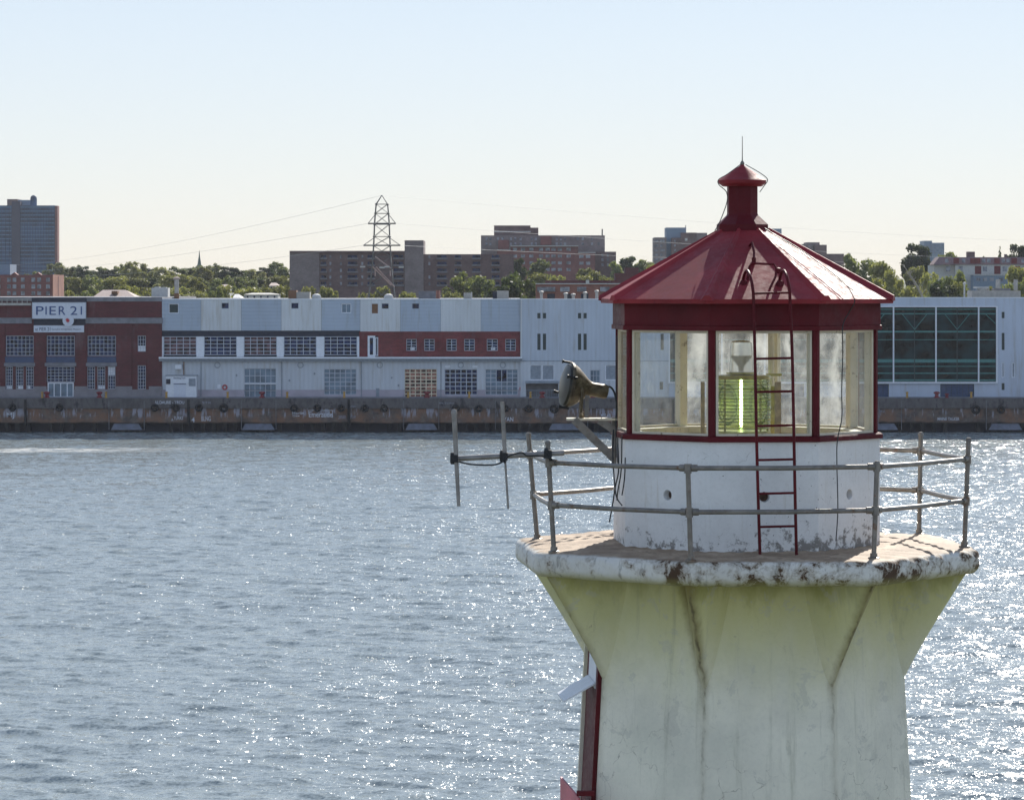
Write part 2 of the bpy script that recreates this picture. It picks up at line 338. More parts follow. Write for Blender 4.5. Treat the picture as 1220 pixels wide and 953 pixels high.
# ------------------------------------------------------------------ mesh helpers
def root_of(o):
    while o.parent: o = o.parent
    return o
def tag(o, label=None, cat=None, group=None, kind=None):
    for k, v in (('label', label), ('category', cat), ('group', group), ('kind', kind)):
        if v: o[k] = v
    return o
def thing(name, label, cat, loc, group=None):
    o = bpy.data.objects.new(name, None); C.objects.link(o); o.location = loc; o.empty_display_size = .3
    return tag(o, label, cat, group)
class MB:
    def __init__(s): s.v = []; s.f = []
    def add(s, vs, fs):
        k = len(s.v); s.v += [tuple(a) for a in vs]; s.f += [tuple(i + k for i in f) for f in fs]; return s
    def box(s, x0, x1, y0, y1, z0, z1):
        v = [(x, y, z) for z in (z0, z1) for y in (y0, y1) for x in (x0, x1)]
        return s.add(v, [(0, 2, 3, 1), (4, 5, 7, 6), (0, 1, 5, 4), (2, 6, 7, 3), (0, 4, 6, 2), (1, 3, 7, 5)])
    def pbox(s, x0, x1, y0, y1, Y, d=.1, out=0):      # box from photo pixels, front at Y-out, back at Y+d
        return s.box(X(x0, Y), X(x1, Y), Y - out, Y + d, Z(y1, Y), Z(y0, Y))
    def tube(s, pts, r, n=8, cap=True, r2=None):
        pts = [Vector(p) for p in pts]; m = len(pts); rings = []
        up = None
        for i, p in enumerate(pts):
            d = (pts[min(i + 1, m - 1)] - pts[max(i - 1, 0)]).normalized()
            if up is None: up = Vector((0, 0, 1)) if abs(d.z) < .9 else Vector((1, 0, 0))
            a = d.cross(up).normalized(); b = a.cross(d).normalized(); up = b
            rr = r if r2 is None else r + (r2 - r) * i / (m - 1)
            rings.append([p + a * math.cos(2 * math.pi * k / n) * rr + b * math.sin(2 * math.pi * k / n) * rr for k in range(n)])
        vs = [q for g in rings for q in g]; fs = []
        for i in range(m - 1):
            for k in range(n):
                fs.append((i * n + k, i * n + (k + 1) % n, (i + 1) * n + (k + 1) % n, (i + 1) * n + k))
        if cap: fs += [tuple(range(n))[::-1], tuple((m - 1) * n + k for k in range(n))]
        return s.add(vs, fs)
    def loops(s, loops, close=True, caps=(True, True)):
        n = len(loops[0]); vs = [q for g in loops for q in g]; fs = []
        for i in range(len(loops) - 1):
            for k in range(n if close else n - 1):
                fs.append((i * n + k, i * n + (k + 1) % n, (i + 1) * n + (k + 1) % n, (i + 1) * n + k))
        if caps[0]: fs.append(tuple(range(n))[::-1])
        if caps[1]: fs.append(tuple((len(loops) - 1) * n + k for k in range(n)))
        return s.add(vs, fs)
    def lathe(s, c, prof, n=24, axis=None):           # prof: (r, h) along axis (default z)
        c = Vector(c); ax = Vector(axis or (0, 0, 1)).normalized()
        a = ax.orthogonal().normalized(); b = ax.cross(a)
        return s.loops([[c + ax * h + (a * math.cos(2 * math.pi * k / n) + b * math.sin(2 * math.pi * k / n)) * max(r, 1e-4) for k in range(n)] for r, h in prof])
    def torus(s, c, Rr, r, axis=(0, 0, 1), n=24, m=10, sx=1.0):
        c = Vector(c); ax = Vector(axis).normalized(); a = Vector((0, 0, 1)) if abs(ax.z) < .9 else Vector((1, 0, 0)); a = (a - ax * a.dot(ax)).normalized(); b = ax.cross(a)
        vs = []; fs = []
        for i in range(n):
            t = 2 * math.pi * i / n; rad = a * math.cos(t) + b * math.sin(t) * sx
            for j in range(m):
                u = 2 * math.pi * j / m
                vs.append(c + rad * (Rr + r * math.cos(u)) + ax * r * math.sin(u))
        for i in range(n):
            for j in range(m):
                fs.append((i * m + j, ((i + 1) % n) * m + j, ((i + 1) % n) * m + (j + 1) % m, i * m + (j + 1) % m))
        return s.add(vs, fs)
    def build(s, name, mat, parent=None, smooth=False, normals=True):
        me = bpy.data.meshes.new(name); o0 = root_of(parent).location if parent else Vector((0, 0, 0))
        me.from_pydata([(x - o0[0], y - o0[1], z - o0[2]) for x, y, z in s.v], [], s.f)
        if normals:
            import bmesh
            b = bmesh.new(); b.from_mesh(me); bmesh.ops.recalc_face_normals(b, faces=b.faces[:]); b.to_mesh(me); b.free()
        me.materials.append(M[mat] if isinstance(mat, str) else mat)
        o = bpy.data.objects.new(name, me); C.objects.link(o)
        if parent: o.parent = parent
        if smooth:
            me.polygons.foreach_set('use_smooth', [True] * len(me.polygons))
            if smooth != 'all': me.set_sharp_from_angle(angle=R(38))
        return o
def kids(o): return [c for c in o.children]
def copy_tree(o, parent=None):
    c = o.copy(); C.objects.link(c); c.parent = parent
    for ch in kids(o): copy_tree(ch, c)
    return c
def bezier(pts, n=8):                                  # smooth polyline through points
    pts = [Vector(p) for p in pts]; out = []
    for i in range(len(pts) - 1):
        p0 = pts[max(i - 1, 0)]; p1 = pts[i]; p2 = pts[i + 1]; p3 = pts[min(i + 2, len(pts) - 1)]
        for k in range(n):
            t = k / n
            out.append(.5 * ((2 * p1) + (-p0 + p2) * t + (2 * p0 - 5 * p1 + 4 * p2 - p3) * t * t + (-p0 + 3 * p1 - 3 * p2 + p3) * t ** 3))
    out.append(pts[-1]); return out
def text_mesh(s, x0, x1, y0, y1, Y, name, mat, parent, bold=0.0, depth=.03, skew=0):
    """lettering fitted to a photo-pixel rectangle, standing on the plane at distance Y"""
    cu = bpy.data.curves.new(name, 'FONT'); cu.body = s; cu.extrude = .01; cu.offset = bold; cu.shear = skew
    to = bpy.data.objects.new('tmp', cu); C.objects.link(to)
    me = bpy.data.meshes.new_from_object(to.evaluated_get(bpy.context.evaluated_depsgraph_get()))
    bpy.data.objects.remove(to)
    co = np.array([v.co[:] for v in me.vertices]); mn = co.min(0); mx = co.max(0)
    u = (co - mn) / np.maximum(mx - mn, 1e-6)
    wx0, wx1, wz0, wz1 = X(x0, Y), X(x1, Y), Z(y1, Y), Z(y0, Y)
    b = MB(); b.v = [(wx0 + a * (wx1 - wx0), Y - depth * c, wz0 + d * (wz1 - wz0)) for a, d, c in u]
    b.f = [tuple(p.vertices) for p in me.polygons]
    return b.build(name, mat, parent)

# ------------------------------------------------------------------ water
def make_water():
    YQ = 459.6
    near = [-1200, -700, -300, -100, 0, 40, 70, 90]
    rows = []; y = 98.0
    while y < YQ: rows.append(y); y += .11 + .34 * (y - 98) / 360
    rows.append(YQ); Yv = np.array(near + rows); nfade = len(near)
    nc = 640; ui = np.linspace(-1, 1, nc)
    ext = np.array([1.15, 1.5, 2.2, 4, 9, 20, 40]) 
    u = np.concatenate([-ext[::-1], ui, ext])
    W = np.maximum(np.abs(Yv), 98) * .1564 * 1.12 + 1.5
    Xg = u[None, :] * W[:, None]; Yg = np.repeat(Yv[:, None], len(u), 1)
    far = np.abs(u) > 1.1
    for i in range(len(Yv)): Xg[i, far] = np.sign(u[far]) * (W[i] + (np.abs(u[far]) - 1) * 43)
    amp = np.ones_like(Xg); amp[:, np.abs(u) > 1] = 0; amp[:nfade] = 0
    edge = np.clip((YQ - Yg) / 6, 0, 1); amp *= edge
    Zg = np.zeros_like(Xg); Xo = Xg.copy()
    wind = R(205)                                        # chop runs toward the camera, a little leftwards
    for i in range(95):
        L = .55 * (7.5 / .55) ** rng.random(); k = 2 * math.pi / L
        th = wind + rng.normal(0, .55); kx, ky = k * math.sin(th), k * math.cos(th)
        a = .0043 * L ** .95 * rng.uniform(.5, 1.5) * (1.0 if L < 3.5 else .62)
        ph = rng.random() * 6.283
        samp = .11 + .34 * np.clip((Yg - 98) / 360, 0, 1)
        fade = np.clip((L - 2.2 * samp) / (1.5 * samp), 0, 1)
        t = kx * Xg + ky * Yg + ph
        Zg += amp * fade * a * (np.sin(t)); Xo -= amp * fade * a * .8 * math.sin(th) * np.cos(t) * -1
    nr, ncol = Xg.shape
    co = np.stack([Xo, Yg, Zg], -1).reshape(-1, 3).astype(np.float32)
    idx = np.arange(nr * ncol).reshape(nr, ncol)
    q = np.stack([idx[:-1, :-1], idx[:-1, 1:], idx[1:, 1:], idx[1:, :-1]], -1).reshape(-1)
    me = bpy.data.meshes.new('water'); me.vertices.add(len(co)); me.vertices.foreach_set('co', co.reshape(-1))
    nf = len(q) // 4; me.loops.add(len(q)); me.loops.foreach_set('vertex_index', q.astype(np.int32))
    me.polygons.add(nf); me.polygons.foreach_set('loop_start', np.arange(0, len(q), 4, dtype=np.int32))
    me.update(calc_edges=True); me.polygons.foreach_set('use_smooth', np.ones(nf, bool)); me.validate()
    m, n = material('sea_water')
    n.b.inputs['Roughness'].default_value = .02; n.b.inputs['IOR'].default_value = 1.45
    x = n.xyz()
    # foam line of a wake near the quay
    yy = n.math('ADD', x[1], n.math('MULTIPLY', n.math('SUBTRACT', n.noise(.06, 4, .6), .5), 6))
    yc = n.ramp(x[0], -75, -20, 404, 413, False)
    band = n.ramp(n.math('ABSOLUTE', n.math('SUBTRACT', yy, yc)), 7.5, 2.5)
    xf = n.ramp(x[0], -35, -58)
    fm = n.math('MULTIPLY', n.math('MULTIPLY', band, xf), n.ramp(n.noise(.5, 6, .7, sc3=(.5, 1, 1)), .35, .6, .15, .75))
    c = n.mix(fm, (.24, .275, .27), (.70, .67, .60))  # water grey lightened: sky reflection and glitter brightness painted into the base colour
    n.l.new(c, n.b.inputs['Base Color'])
    n.l.new(n.math('ADD', .12, n.math('MULTIPLY', fm, .4)), n.b.inputs['Roughness'])
    geo = n.new('ShaderNodeNewGeometry'); acc = geo.outputs['Normal']
    for scl, det, k, st in ((.45, 2, .30, (.7, 1.4, 1)), (1.9, 3, .78, (.75, 1.3, 1)), (7.0, 3, 1.0, (.9, 1.2, 1))):
        mp = n.new('ShaderNodeMapping'); mp.inputs['Scale'].default_value = st; n.l.new(n.pos(), mp.inputs[0])
        t_ = n.new('ShaderNodeTexNoise'); t_.inputs['Scale'].default_value = scl; t_.inputs['Detail'].default_value = det; t_.inputs['Roughness'].default_value = .55
        n.l.new(mp.outputs[0], t_.inputs['Vector'])
        sb_ = n.new('ShaderNodeVectorMath', operation='SUBTRACT'); n.l.new(t_.outputs[1], sb_.inputs[0]); sb_.inputs[1].default_value = (.5, .5, .5)
        ml = n.new('ShaderNodeVectorMath', operation='MULTIPLY_ADD'); n.l.new(sb_.outputs[0], ml.inputs[0]); ml.inputs[1].default_value = (k, k, 0); n.l.new(acc, ml.inputs[2]); acc = ml.outputs[0]
    nm_ = n.new('ShaderNodeVectorMath', operation='NORMALIZE'); n.l.new(acc, nm_.inputs[0])
    n.l.new(nm_.outputs[0], n.b.inputs['Normal'])
    # facets of the finest chop: each little cell leans its own way and flashes when it faces the sun
    sh1 = n.b.outputs[0]
    for sc_, st_, kk, wgt in ((1.0, (14, 7, 0), 1.10, .014), (1.0, (7, 1.6, 0), 1.10, .018)):
        mp = n.new('ShaderNodeMapping'); mp.inputs['Scale'].default_value = st_; n.l.new(n.pos(), mp.inputs[0])
        vo = n.new('ShaderNodeTexVoronoi'); vo.inputs['Scale'].default_value = sc_; n.l.new(mp.outputs[0], vo.inputs['Vector'])
        sb_ = n.new('ShaderNodeVectorMath', operation='SUBTRACT'); n.l.new(vo.outputs['Color'], sb_.inputs[0]); sb_.inputs[1].default_value = (.5, .5, .5)
        ml = n.new('ShaderNodeVectorMath', operation='MULTIPLY_ADD'); n.l.new(sb_.outputs[0], ml.inputs[0]); ml.inputs[1].default_value = (kk * .7, kk, 0); n.l.new(acc, ml.inputs[2])
        nn_ = n.new('ShaderNodeVectorMath', operation='NORMALIZE'); n.l.new(ml.outputs[0], nn_.inputs[0])
        g_ = n.new('ShaderNodeBsdfGlossy'); g_.inputs['Roughness'].default_value = .15; n.l.new(nn_.outputs[0], g_.inputs['Normal']); g_.inputs[0].default_value = (.42, .44, .46, 1)
        mx = n.new('ShaderNodeMixShader'); n.l.new(n.ramp(n.noise(.045, 4, .6, sc3=(.6, 1, 1)), .36, .62, wgt * .35, wgt * 1.5), mx.inputs[0]); n.l.new(sh1, mx.inputs[1]); n.l.new(g_.outputs[0], mx.inputs[2]); sh1 = mx.outputs[0]
    n.l.new(sh1, n.n['Material Output'].inputs[0])
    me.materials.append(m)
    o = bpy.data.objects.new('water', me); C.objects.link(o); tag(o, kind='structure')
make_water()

# ------------------------------------------------------------------ ground behind the quay, island
GY = [463.9, 560, 640, 800, 1100, 1500, 2400]; GZ = [4.8, 5.0, 8, 14, 20, 24, 24]
def gz(y): return float(np.interp(y, GY, GZ))
def ground():
    b = MB(); xs = np.linspace(-1800, 1800, 41); ys = [462.2, 480, 520, 560, 600, 640, 700, 760, 830, 900, 1000, 1100, 1250, 1500, 1900, 2400]
    v = [(x, y, gz(y) - .03 + (0 if y < 600 else 1.2 * math.sin(x * .013 + y * .004))) for y in ys for x in xs]
    n = len(xs); f = [(i * n + j, i * n + j + 1, (i + 1) * n + j + 1, (i + 1) * n + j) for i in range(len(ys) - 1) for j in range(n - 1)]
    b.add(v, f)
    m = plain('hill_ground', (.10, .11, .06), .9, var=.35, vscale=.05)
    tag(b.build('ground', m), kind='structure')
ground()
def island():
    b = MB(); loops = []
    for r, z in ((30, -2.0), (27.5, .3), (26, 1.6), (22, 3.4), (16, 4.4), (6, 4.62)):
        loops.append([(LX + (r + 1.6 * math.sin(a * 3 + r) + .8 * math.sin(a * 7 + 2 * r)) * math.cos(a), LY + (r + 1.6 * math.sin(a * 3 + r)) * .72 * math.sin(a), z + .15 * math.sin(5 * a + r)) for a in np.linspace(0, 2 * math.pi, 49)[:-1]])
    b.loops(loops)
    tag(b.build('island_ground', plain('island_grass', (.09, .10, .05), .95, var=.4, vscale=.8), smooth=True), kind='structure')
island()

# ------------------------------------------------------------------ lighthouse
OA = [-18, 27, 72, 117, 162, 207, 252, 297]
def op(a, r, z, cx=0.0): return Vector((LX + cx + r * math.sin(R(a)), LY - r * math.cos(R(a)), z))
def octo(r, z, cx=0.0): return [op(a, r, z, cx) for a in OA]
def ring(b, prof, closed=False):
    b.loops([octo(r, z) for r, z in prof], caps=(False, False)); return b
lh = thing('lighthouse', 'white octagonal concrete lighthouse with red lantern roof, weathered gallery and pipe railing', 'lighthouse', (LX, LY, 4.6))

def Rs(z): return 1.83 + (15.74 - z) * .055
b = MB(); b.loops([octo(Rs(z), z) for z in (4.4, 8, 12, 14, 15, 15.74, 16.2, 16.86)])
tower = b.build('tower', 'tower_white', lh)
mod = tower.modifiers.new('bevel', 'BEVEL'); mod.width = .012; mod.segments = 2; mod.limit_method = 'ANGLE'
for a in OA:                                            # flaring corner corbels
    b = MB(); loops = []
    for i in range(13):
        t = i / 12; z = 15.70 + 1.17 * t
        rn = Rs(z) + .012 + ({-18: 2.46, 27: 2.64, 72: 2.52, 297: 2.54, 252: 2.58}.get(a, 2.54) - Rs(16.87)) * (t ** 1.08)
        wbase = .03 + .27 * t ** .7; nose = .018 + .035 * t
        c = Vector((math.sin(R(a)), -math.cos(R(a)), 0)); tn = Vector((math.cos(R(a)), math.sin(R(a)), 0))
        O = Vector((LX, LY, z)); corner = O + c * Rs(z)
        e1 = (Vector((math.cos(R(a + 22.5)), math.sin(R(a + 22.5)), 0)))      # along face to the right
        e0 = -(Vector((math.cos(R(a - 22.5)), math.sin(R(a - 22.5)), 0)))
        in1 = corner + e1 * wbase - c * .02; in0 = corner + e0 * wbase - c * .02
        tip = O + c * rn
        lp = [in0, in0.lerp(tip - tn * nose, .5) - c * .02 * t]
        for q in (-1, -.6, 0, .6, 1): lp.append(tip + tn * nose * q - c * nose * .75 * q * q)
        lp += [in1.lerp(tip + tn * nose, .5) - c * .02 * t, in1, O + c * (Rs(z) - .35)]
        loops.append(lp)
    b.loops(loops); b.build('corbel', 'tower_white', lh, smooth=True)

# gallery slab with rounded rim
RC = {-18: 2.63, 27: 2.79, 72: 2.69, 117: 2.70, 162: 2.70, 207: 2.70, 252: 2.75, 297: 2.70}
def roct(th, k=0):                                      # radius of the slightly irregular octagon in direction th
    i0 = int(((th + 18) % 360) // 45); a0, a1 = OA[i0], OA[(i0 + 1) % 8]
    r0, r1 = RC[a0], RC[a1]; t = (th - a0) % 360
    x0_, y0_ = r0, 0.0; x1_, y1_ = r1 * math.cos(R(45)), r1 * math.sin(R(45)); c_, s_ = math.cos(R(t)), math.sin(R(t))
    d = (x1_ - x0_) * s_ - (y1_ - y0_) * c_
    return (x0_ * (y0_ - y1_) - y0_ * (x0_ - x1_)) / (c_ * (y0_ - y1_) - s_ * (x0_ - x1_))
def roct_s(th): return sum(roct(th + q) * wq for q, wq in ((-2.2, .15), (-1.1, .2), (0, .3), (1.1, .2), (2.2, .15)))
b = MB(); loops = []; NA = 240
prof = [(-1.3, 17.15), (-.60, 17.135), (-.16, 17.13)] + [(-.12 + .12 * math.copysign(abs(math.cos(R(t))) ** .75, 1), 16.99 + .135 * math.copysign(abs(math.sin(R(t))) ** .75, t)) for t in (82, 65, 50, 35, 18, .01, -18, -35, -50, -65, -82)] + [(-.22, 16.842), (-1.0, 16.845)]
for dr, z in prof:
    lp = []
    for k in range(NA):
        th = 360 * k / NA; rr = roct_s(th)
        wob = .010 * math.sin(th * .9 + z * 40) + .007 * math.sin(th * .31 + 2)
        lp.append(op(th, max(.3, rr + dr) + wob * (1 if dr > -.5 else 0), z + wob * .5))
    loops.append(lp)
b.loops(loops); b.build('gallery', 'rim_white', lh, smooth='all')

# lantern base wall, each facet with a round vent opening
b = MB(); Rw = 1.55; ap = Rw * math.cos(R(22.5)); hw = Rw * math.sin(R(22.5)); zb, zt, zc, hr = 17.12, 18.335, 17.74, .058
def fpt(ac, u, z, apo): return Vector((LX + apo * math.sin(R(ac)) + u * math.cos(R(ac)), LY - apo * math.cos(R(ac)) + u * math.sin(R(ac)), z))
vr = plain('vent_rust', (.10, .06, .04), .9, var=.5, vscale=30)
for a in OA:
    ac = a + 22.5; s_ = .12; n = 16
    def q(u0, u1, z0, z1): b.add([fpt(ac, u0, z0, ap), fpt(ac, u1, z0, ap), fpt(ac, u1, z1, ap), fpt(ac, u0, z1, ap)], [(0, 1, 2, 3)])
    q(-hw, hw, zb, zc - s_); q(-hw, hw, zc + s_, zt); q(-hw, -s_, zc - s_, zc + s_); q(s_, hw, zc - s_, zc + s_)
    sq = []; ci = []; ci2 = []
    for k in range(n):
        t = 2 * math.pi * (k + .5) / n - math.pi / 4 * 0; cx_, cz_ = math.cos(t), math.sin(t)
        mm = max(abs(cx_), abs(cz_)); sq.append(fpt(ac, s_ * cx_ / mm, zc + s_ * cz_ / mm, ap)); ci.append(fpt(ac, hr * cx_, zc + hr * cz_, ap)); ci2.append(fpt(ac, hr * cx_ * .9, zc + hr * cz_ * .9, ap - .09))
    # corners of the square
    b.loops([sq, ci], caps=(False, False)); 
    for sx_, sz_ in ((1, 1), (-1, 1), (-1, -1), (1, -1)):
        k0 = [i for i, p in enumerate(sq) if True]
        cor = fpt(ac, s_ * sx_, zc + s_ * sz_, ap); ds = sorted(range(n), key=lambda i: (sq[i] - cor).length)[:2]
        b.add([cor, sq[ds[0]], sq[ds[1]]], [(0, 1, 2)])
    b.loops([ci, ci2], caps=(False, False))
    MB().add(ci2, [tuple(range(n))]).build('vent_opening', vr, lh)
for z in (zt,): ring(b, [(Rw, z), (1.42, z)])
b.build('lantern_wall', 'wall_white', lh)
b = MB(); ring(b, [(1.42, 17.2), (1.42, zt)]); b.build('inner_wall', 'cream', lh)
b = MB(); b.add(octo(1.44, 18.20), [tuple(range(8))]); b.build('lantern_floor', 'wood', lh)
# sill, header, posts
b = MB(); ring(b, [(1.48, 18.338), (1.585, 18.338), (1.585, 18.385), (1.565, 18.40), (1.43, 18.40), (1.43, 18.338), (1.48, 18.338)]); b.build('sill', 'red', lh)
b = MB(); ring(b, [(1.46, 19.55), (1.575, 19.55), (1.575, 19.60), (1.56, 19.605), (1.56, 19.85), (1.46, 19.85), (1.46, 19.55)]); b.build('header', 'red', lh)
b = MB(); ring(b, [(1.455, 19.52), (1.455, 19.84)]); b.add(octo(1.45, 19.74), [tuple(range(8))]); ring(b, [(1.42, 18.402), (1.27, 18.402), (1.27, 18.33), (1.42, 18.33), (1.42, 18.402)]); b.build('interior_lining', 'cream', lh)
for a in OA:
    def pb(hw0, hw1, r0, r1, z0, z1):
        c = Vector((math.sin(R(a)), -math.cos(R(a)), 0)); tn = Vector((math.cos(R(a)), math.sin(R(a)), 0)); O = Vector((LX, LY, 0))
        base = [O + c * r1 + tn * hw1, O + c * (r1 + .012), O + c * r1 - tn * hw1, O + c * r0 - tn * hw0, O + c * r0 + tn * hw0]
        m_ = MB(); m_.loops([[p + Vector((0, 0, z)) for p in base] for z in (z0, z1)]); return m_
    post = pb(.042, .038, 1.445, 1.515, 18.401, 19.549).build('post', 'red', lh)
    pb(.048, .062, 1.385, 1.443, 18.403, 19.54).build('post_lining', 'cream', post)
for a in OA:
    ac = a + 22.5; apo = 1.485 * math.cos(R(22.5)); h2 = 1.485 * math.sin(R(22.5)) - .040
    back = 60 < ((ac + 360) % 360) < 300
    fr = MB()
    def fb(u0, u1, z0, z1, d0=-.018, d1=.018):
        vs = [fpt(ac, u, z, apo + d) for d in (d0, d1) for z in (z0, z1) for u in (u0, u1)]
        fr.add(vs, [(0, 1, 3, 2), (4, 6, 7, 5), (0, 4, 5, 1), (2, 3, 7, 6), (0, 2, 6, 4), (1, 5, 7, 3)])
    z0, z1 = 18.402, 19.549; t = .024
    fb(-h2, h2, z0, z0 + t); fb(-h2, h2, z1 - t, z1); fb(-h2, -h2 + t, z0 + t, z1 - t); fb(h2 - t, h2, z0 + t, z1 - t)
    fo = fr.build('lantern_window', 'cream', lh)
    g = MB(); g.add([fpt(ac, -h2 + t, z0 + t, apo), fpt(ac, h2 - t, z0 + t, apo), fpt(ac, h2 - t, z1 - t, apo), fpt(ac, -h2 + t, z1 - t, apo)], [(0, 1, 2, 3)])
    g.build('pane', ('pane_side' if a in (207, 252, 72) else 'pane_back') if back else 'pane_front', fo, normals=False)
# roof
b = MB(); ring(b, [(1.45, 19.86), (1.70, 19.845), (1.71, 19.895), (.27, 20.680)]); roof = b.build('lantern_roof', 'roof_red', lh)
for a in OA:
    b = MB(); c = Vector((math.sin(R(a)), -math.cos(R(a)), 0)); tn = Vector((math.cos(R(a)), math.sin(R(a)), 0)); O = Vector((LX, LY, 0))
    loops = []
    for i in range(7):
        t = i / 6; r = 1.712 - t * 1.43; z = 19.895 + (1.712 - r) * .545; w_ = .075 - .045 * t; h_ = .040 - .015 * t
        dz = w_ * math.tan(R(22.5)) * .5393
        loops.append([O + c * r + tn * w_ + Vector((0, 0, z - dz * .9 - .004)), O + c * r + tn * w_ * .35 + Vector((0, 0, z + h_)), O + c * r - tn * w_ * .35 + Vector((0, 0, z + h_)), O + c * r - tn * w_ + Vector((0, 0, z - dz * .9 - .004)), O + c * (r - .05) + Vector((0, 0, z - .03))])
    b.loops(loops); b.build('hip_cover', 'roof_red', roof)
b = MB(); b.loops([octo(r, z, -.03) for r, z in ((.27, 20.60), (.30, 20.655), (.30, 20.735), (.185, 20.84), (.178, 20.86), (.178, 21.19))]); vent = b.build('roof_vent', 'red', lh)
b = MB(); b.loops([[Vector((LX - .03 + r * math.sin(R(a_)), LY - r * math.cos(R(a_)), z)) for a_ in range(0, 360, 15)] for r, z in ((.17, 21.165), (.225, 21.168), (.268, 21.20), (.275, 21.235), (.262, 21.245), (.03, 21.40), (.01, 21.43))]); b.build('vent_cap', 'roof_red', vent, smooth=True)
b = MB(); tx = LX - .03; b.tube([(tx, LY, 21.38), (tx, LY, 21.44), (tx, LY, 21.5), (tx, LY, 21.735)], .010, 6, r2=.004); b.lathe((tx, LY, 21.40), [(.0, 0), (.022, .01), (.026, .03), (.012, .055)], 10); b.build('lightning_rod', 'steel', lh)
# cables on the roof and the wall
def cab(parent, pts, r=.006, n=6, name='cable', mat='cable', seg=8):
    return MB().tube(bezier(pts, seg), r, n).build(name, mat, parent, smooth=True)
cab(lh, [(tx - .03, LY - .1, 21.41), (tx - .18, LY - .15, 21.30), (tx - .275, LY - .1, 21.24), (tx - .27, LY - .12, 21.18), (tx - .19, LY - .14, 21.10), (tx - .185, LY - .14, 20.98), (tx - .27, LY - .22, 20.76), (tx - .33, LY - .3, 20.66)], .005)
cab(lh, [(tx + .03, LY - .1, 21.41), (tx + .2, LY - .12, 21.31), (tx + .28, LY - .08, 21.24), (tx + .24, LY - .1, 21.17), (tx + .19, LY - .1, 21.10)], .005)
cab(lh, [op(40, .32, 20.68), op(48, .7, 20.49), op(47, 1.1, 20.27), op(45, 1.45, 20.07), op(42, 1.64, 19.93), op(41, 1.69, 19.86), op(43, 1.56, 19.75), op(40, 1.54, 19.6), op(40, 1.54, 19.3), op(39, 1.55, 18.9), op(38, 1.58, 18.6), op(35, 1.60, 18.35), op(36, 1.56, 18.1), op(36.5, 1.56, 17.6), op(35.5, 1.56, 17.25)], .006)
cab(lh, [op(40, .32, 20.69), op(44, .8, 20.435), op(44, 1.25, 20.19), op(43, 1.62, 19.99)], .005)
# railing
rail = MB()
feet = [(823, 819.5, 34.66, 18.13), (1041, 1045, 34.95, 18.155), (1149, 1154, 36.53, 18.33), (1095, 1097, 38.42, 18.31), None, None, (640, 629.5, 37.62, 18.34), (660, 652.5, 35.80, 18.33)]
joints = []
tops = []; posts = []
for i, ft in enumerate(feet):
    if ft is None:
        f_ = op(OA[i], 2.50, 17.13); t_ = op(OA[i], 2.52, 18.13)
    else:
        f_ = Vector((X(ft[0], ft[2]), ft[2], 17.13)); y0 = HY + (EYE - ft[3]) * FPX / ft[2]; t_ = Vector((X(ft[1], ft[2]), ft[2], ft[3]))
    posts.append((f_, t_))
def along(p, z): f_, t_ = p; k = (z - f_.z) / (t_.z - f_.z); return f_.lerp(t_, k)
rb = MB(); H1, H2 = 18.11, 17.645
for i in range(8):
    for h in (H1, H2):
        a_, c_ = along(posts[i], h), along(posts[(i + 1) % 8], h)
        mid = a_.lerp(c_, .5) - Vector((0, 0, .008)); rb.tube([a_, mid, c_], .026, 12)
railing = rb.build('railing', 'steel', lh, smooth=True)
for p in posts:
    m_ = MB(); m_.tube([p[0] + Vector((0, 0, .0)), p[1]], .027, 12); m_.lathe(p[0], [(.062, -.01), (.062, .012), (.040, .02), (.038, .06)], 14)
    for h in (H1, H2):
        j = along(p, h); m_.tube([j - Vector((0, 0, .055)), j + Vector((0, 0, .045))], .040, 12)
    if p is not posts[0]: m_.lathe(p[1], [(.034, -.02), (.034, 0), (.02, .018)], 12)
    m_.build('rail_post', 'steel', railing, smooth=True)
    for h in (H1, H2):
        j = along(p, h)
for i in range(8):                                      # pipe sleeves beside the joints
    for h in (H1, H2):
        a_, c_ = along(posts[i], h), along(posts[(i + 1) % 8], h); d = (c_ - a_).normalized()
        MB().tube([a_ + d * .03, a_ + d * .10], .038, 12).build('pipe_fitting', 'steel', railing, smooth=True); MB().tube([c_ - d * .10, c_ - d * .03], .038, 12).build('pipe_fitting', 'steel', railing, smooth=True)
# red slot window on the left-hand facet, its flap and the board below
ac = -85.5; apo = lambda z: (Rs(z)) * math.cos(R(22.5))
def lf(u, z, d): return fpt(ac, u, z, apo(z) + d)
b = MB()
def slab(b, u0, u1, z0, z1, d0, d1): b.add([lf(u, z, d) for d in (d0, d1) for z in (z0, z1) for u in (u0, u1)], [(0, 1, 3, 2), (4, 6, 7, 5), (0, 4, 5, 1), (2, 3, 7, 6), (0, 2, 6, 4), (1, 5, 7, 3)])
slab(b, -.50, .60, 12.4, 15.92, -.05, .05); sw = b.build('slot_window', 'red', lh)
b = MB(); slab(b, -.60, -.505, 12.3, 15.95, -.05, .09); slab(b, -.60, .60, 15.925, 15.98, -.05, .07); b.build('frame', 'tower_white', sw)
b = MB(); slab(b, -.30, .46, 15.55, 15.90, .04, .055); fl = b.build('vent_board', 'white_paint', lh)
b = MB(); y_ = lambda u, z, d: lf(u, z, d)
v = [lf(-.30, 15.60, .06), lf(.46, 15.60, .06), lf(.46, 15.40, .40), lf(-.30, 15.40, .40)]; b.add(v + [p + Vector((0, 0, .02)) for p in v], [(0, 1, 2, 3), (7, 6, 5, 4), (0, 4, 5, 1), (1, 5, 6, 2), (2, 6, 7, 3), (3, 7, 4, 0)]); b.build('flap', 'white_paint', fl)
b = MB(); b.box(X(667, 36.4), X(672, 36.4), 36.0, 36.75, 13.2, 14.36)
b = MB(); q0 = P(667.5, 925, 36.9); q1 = P(689, 950, 36.0)
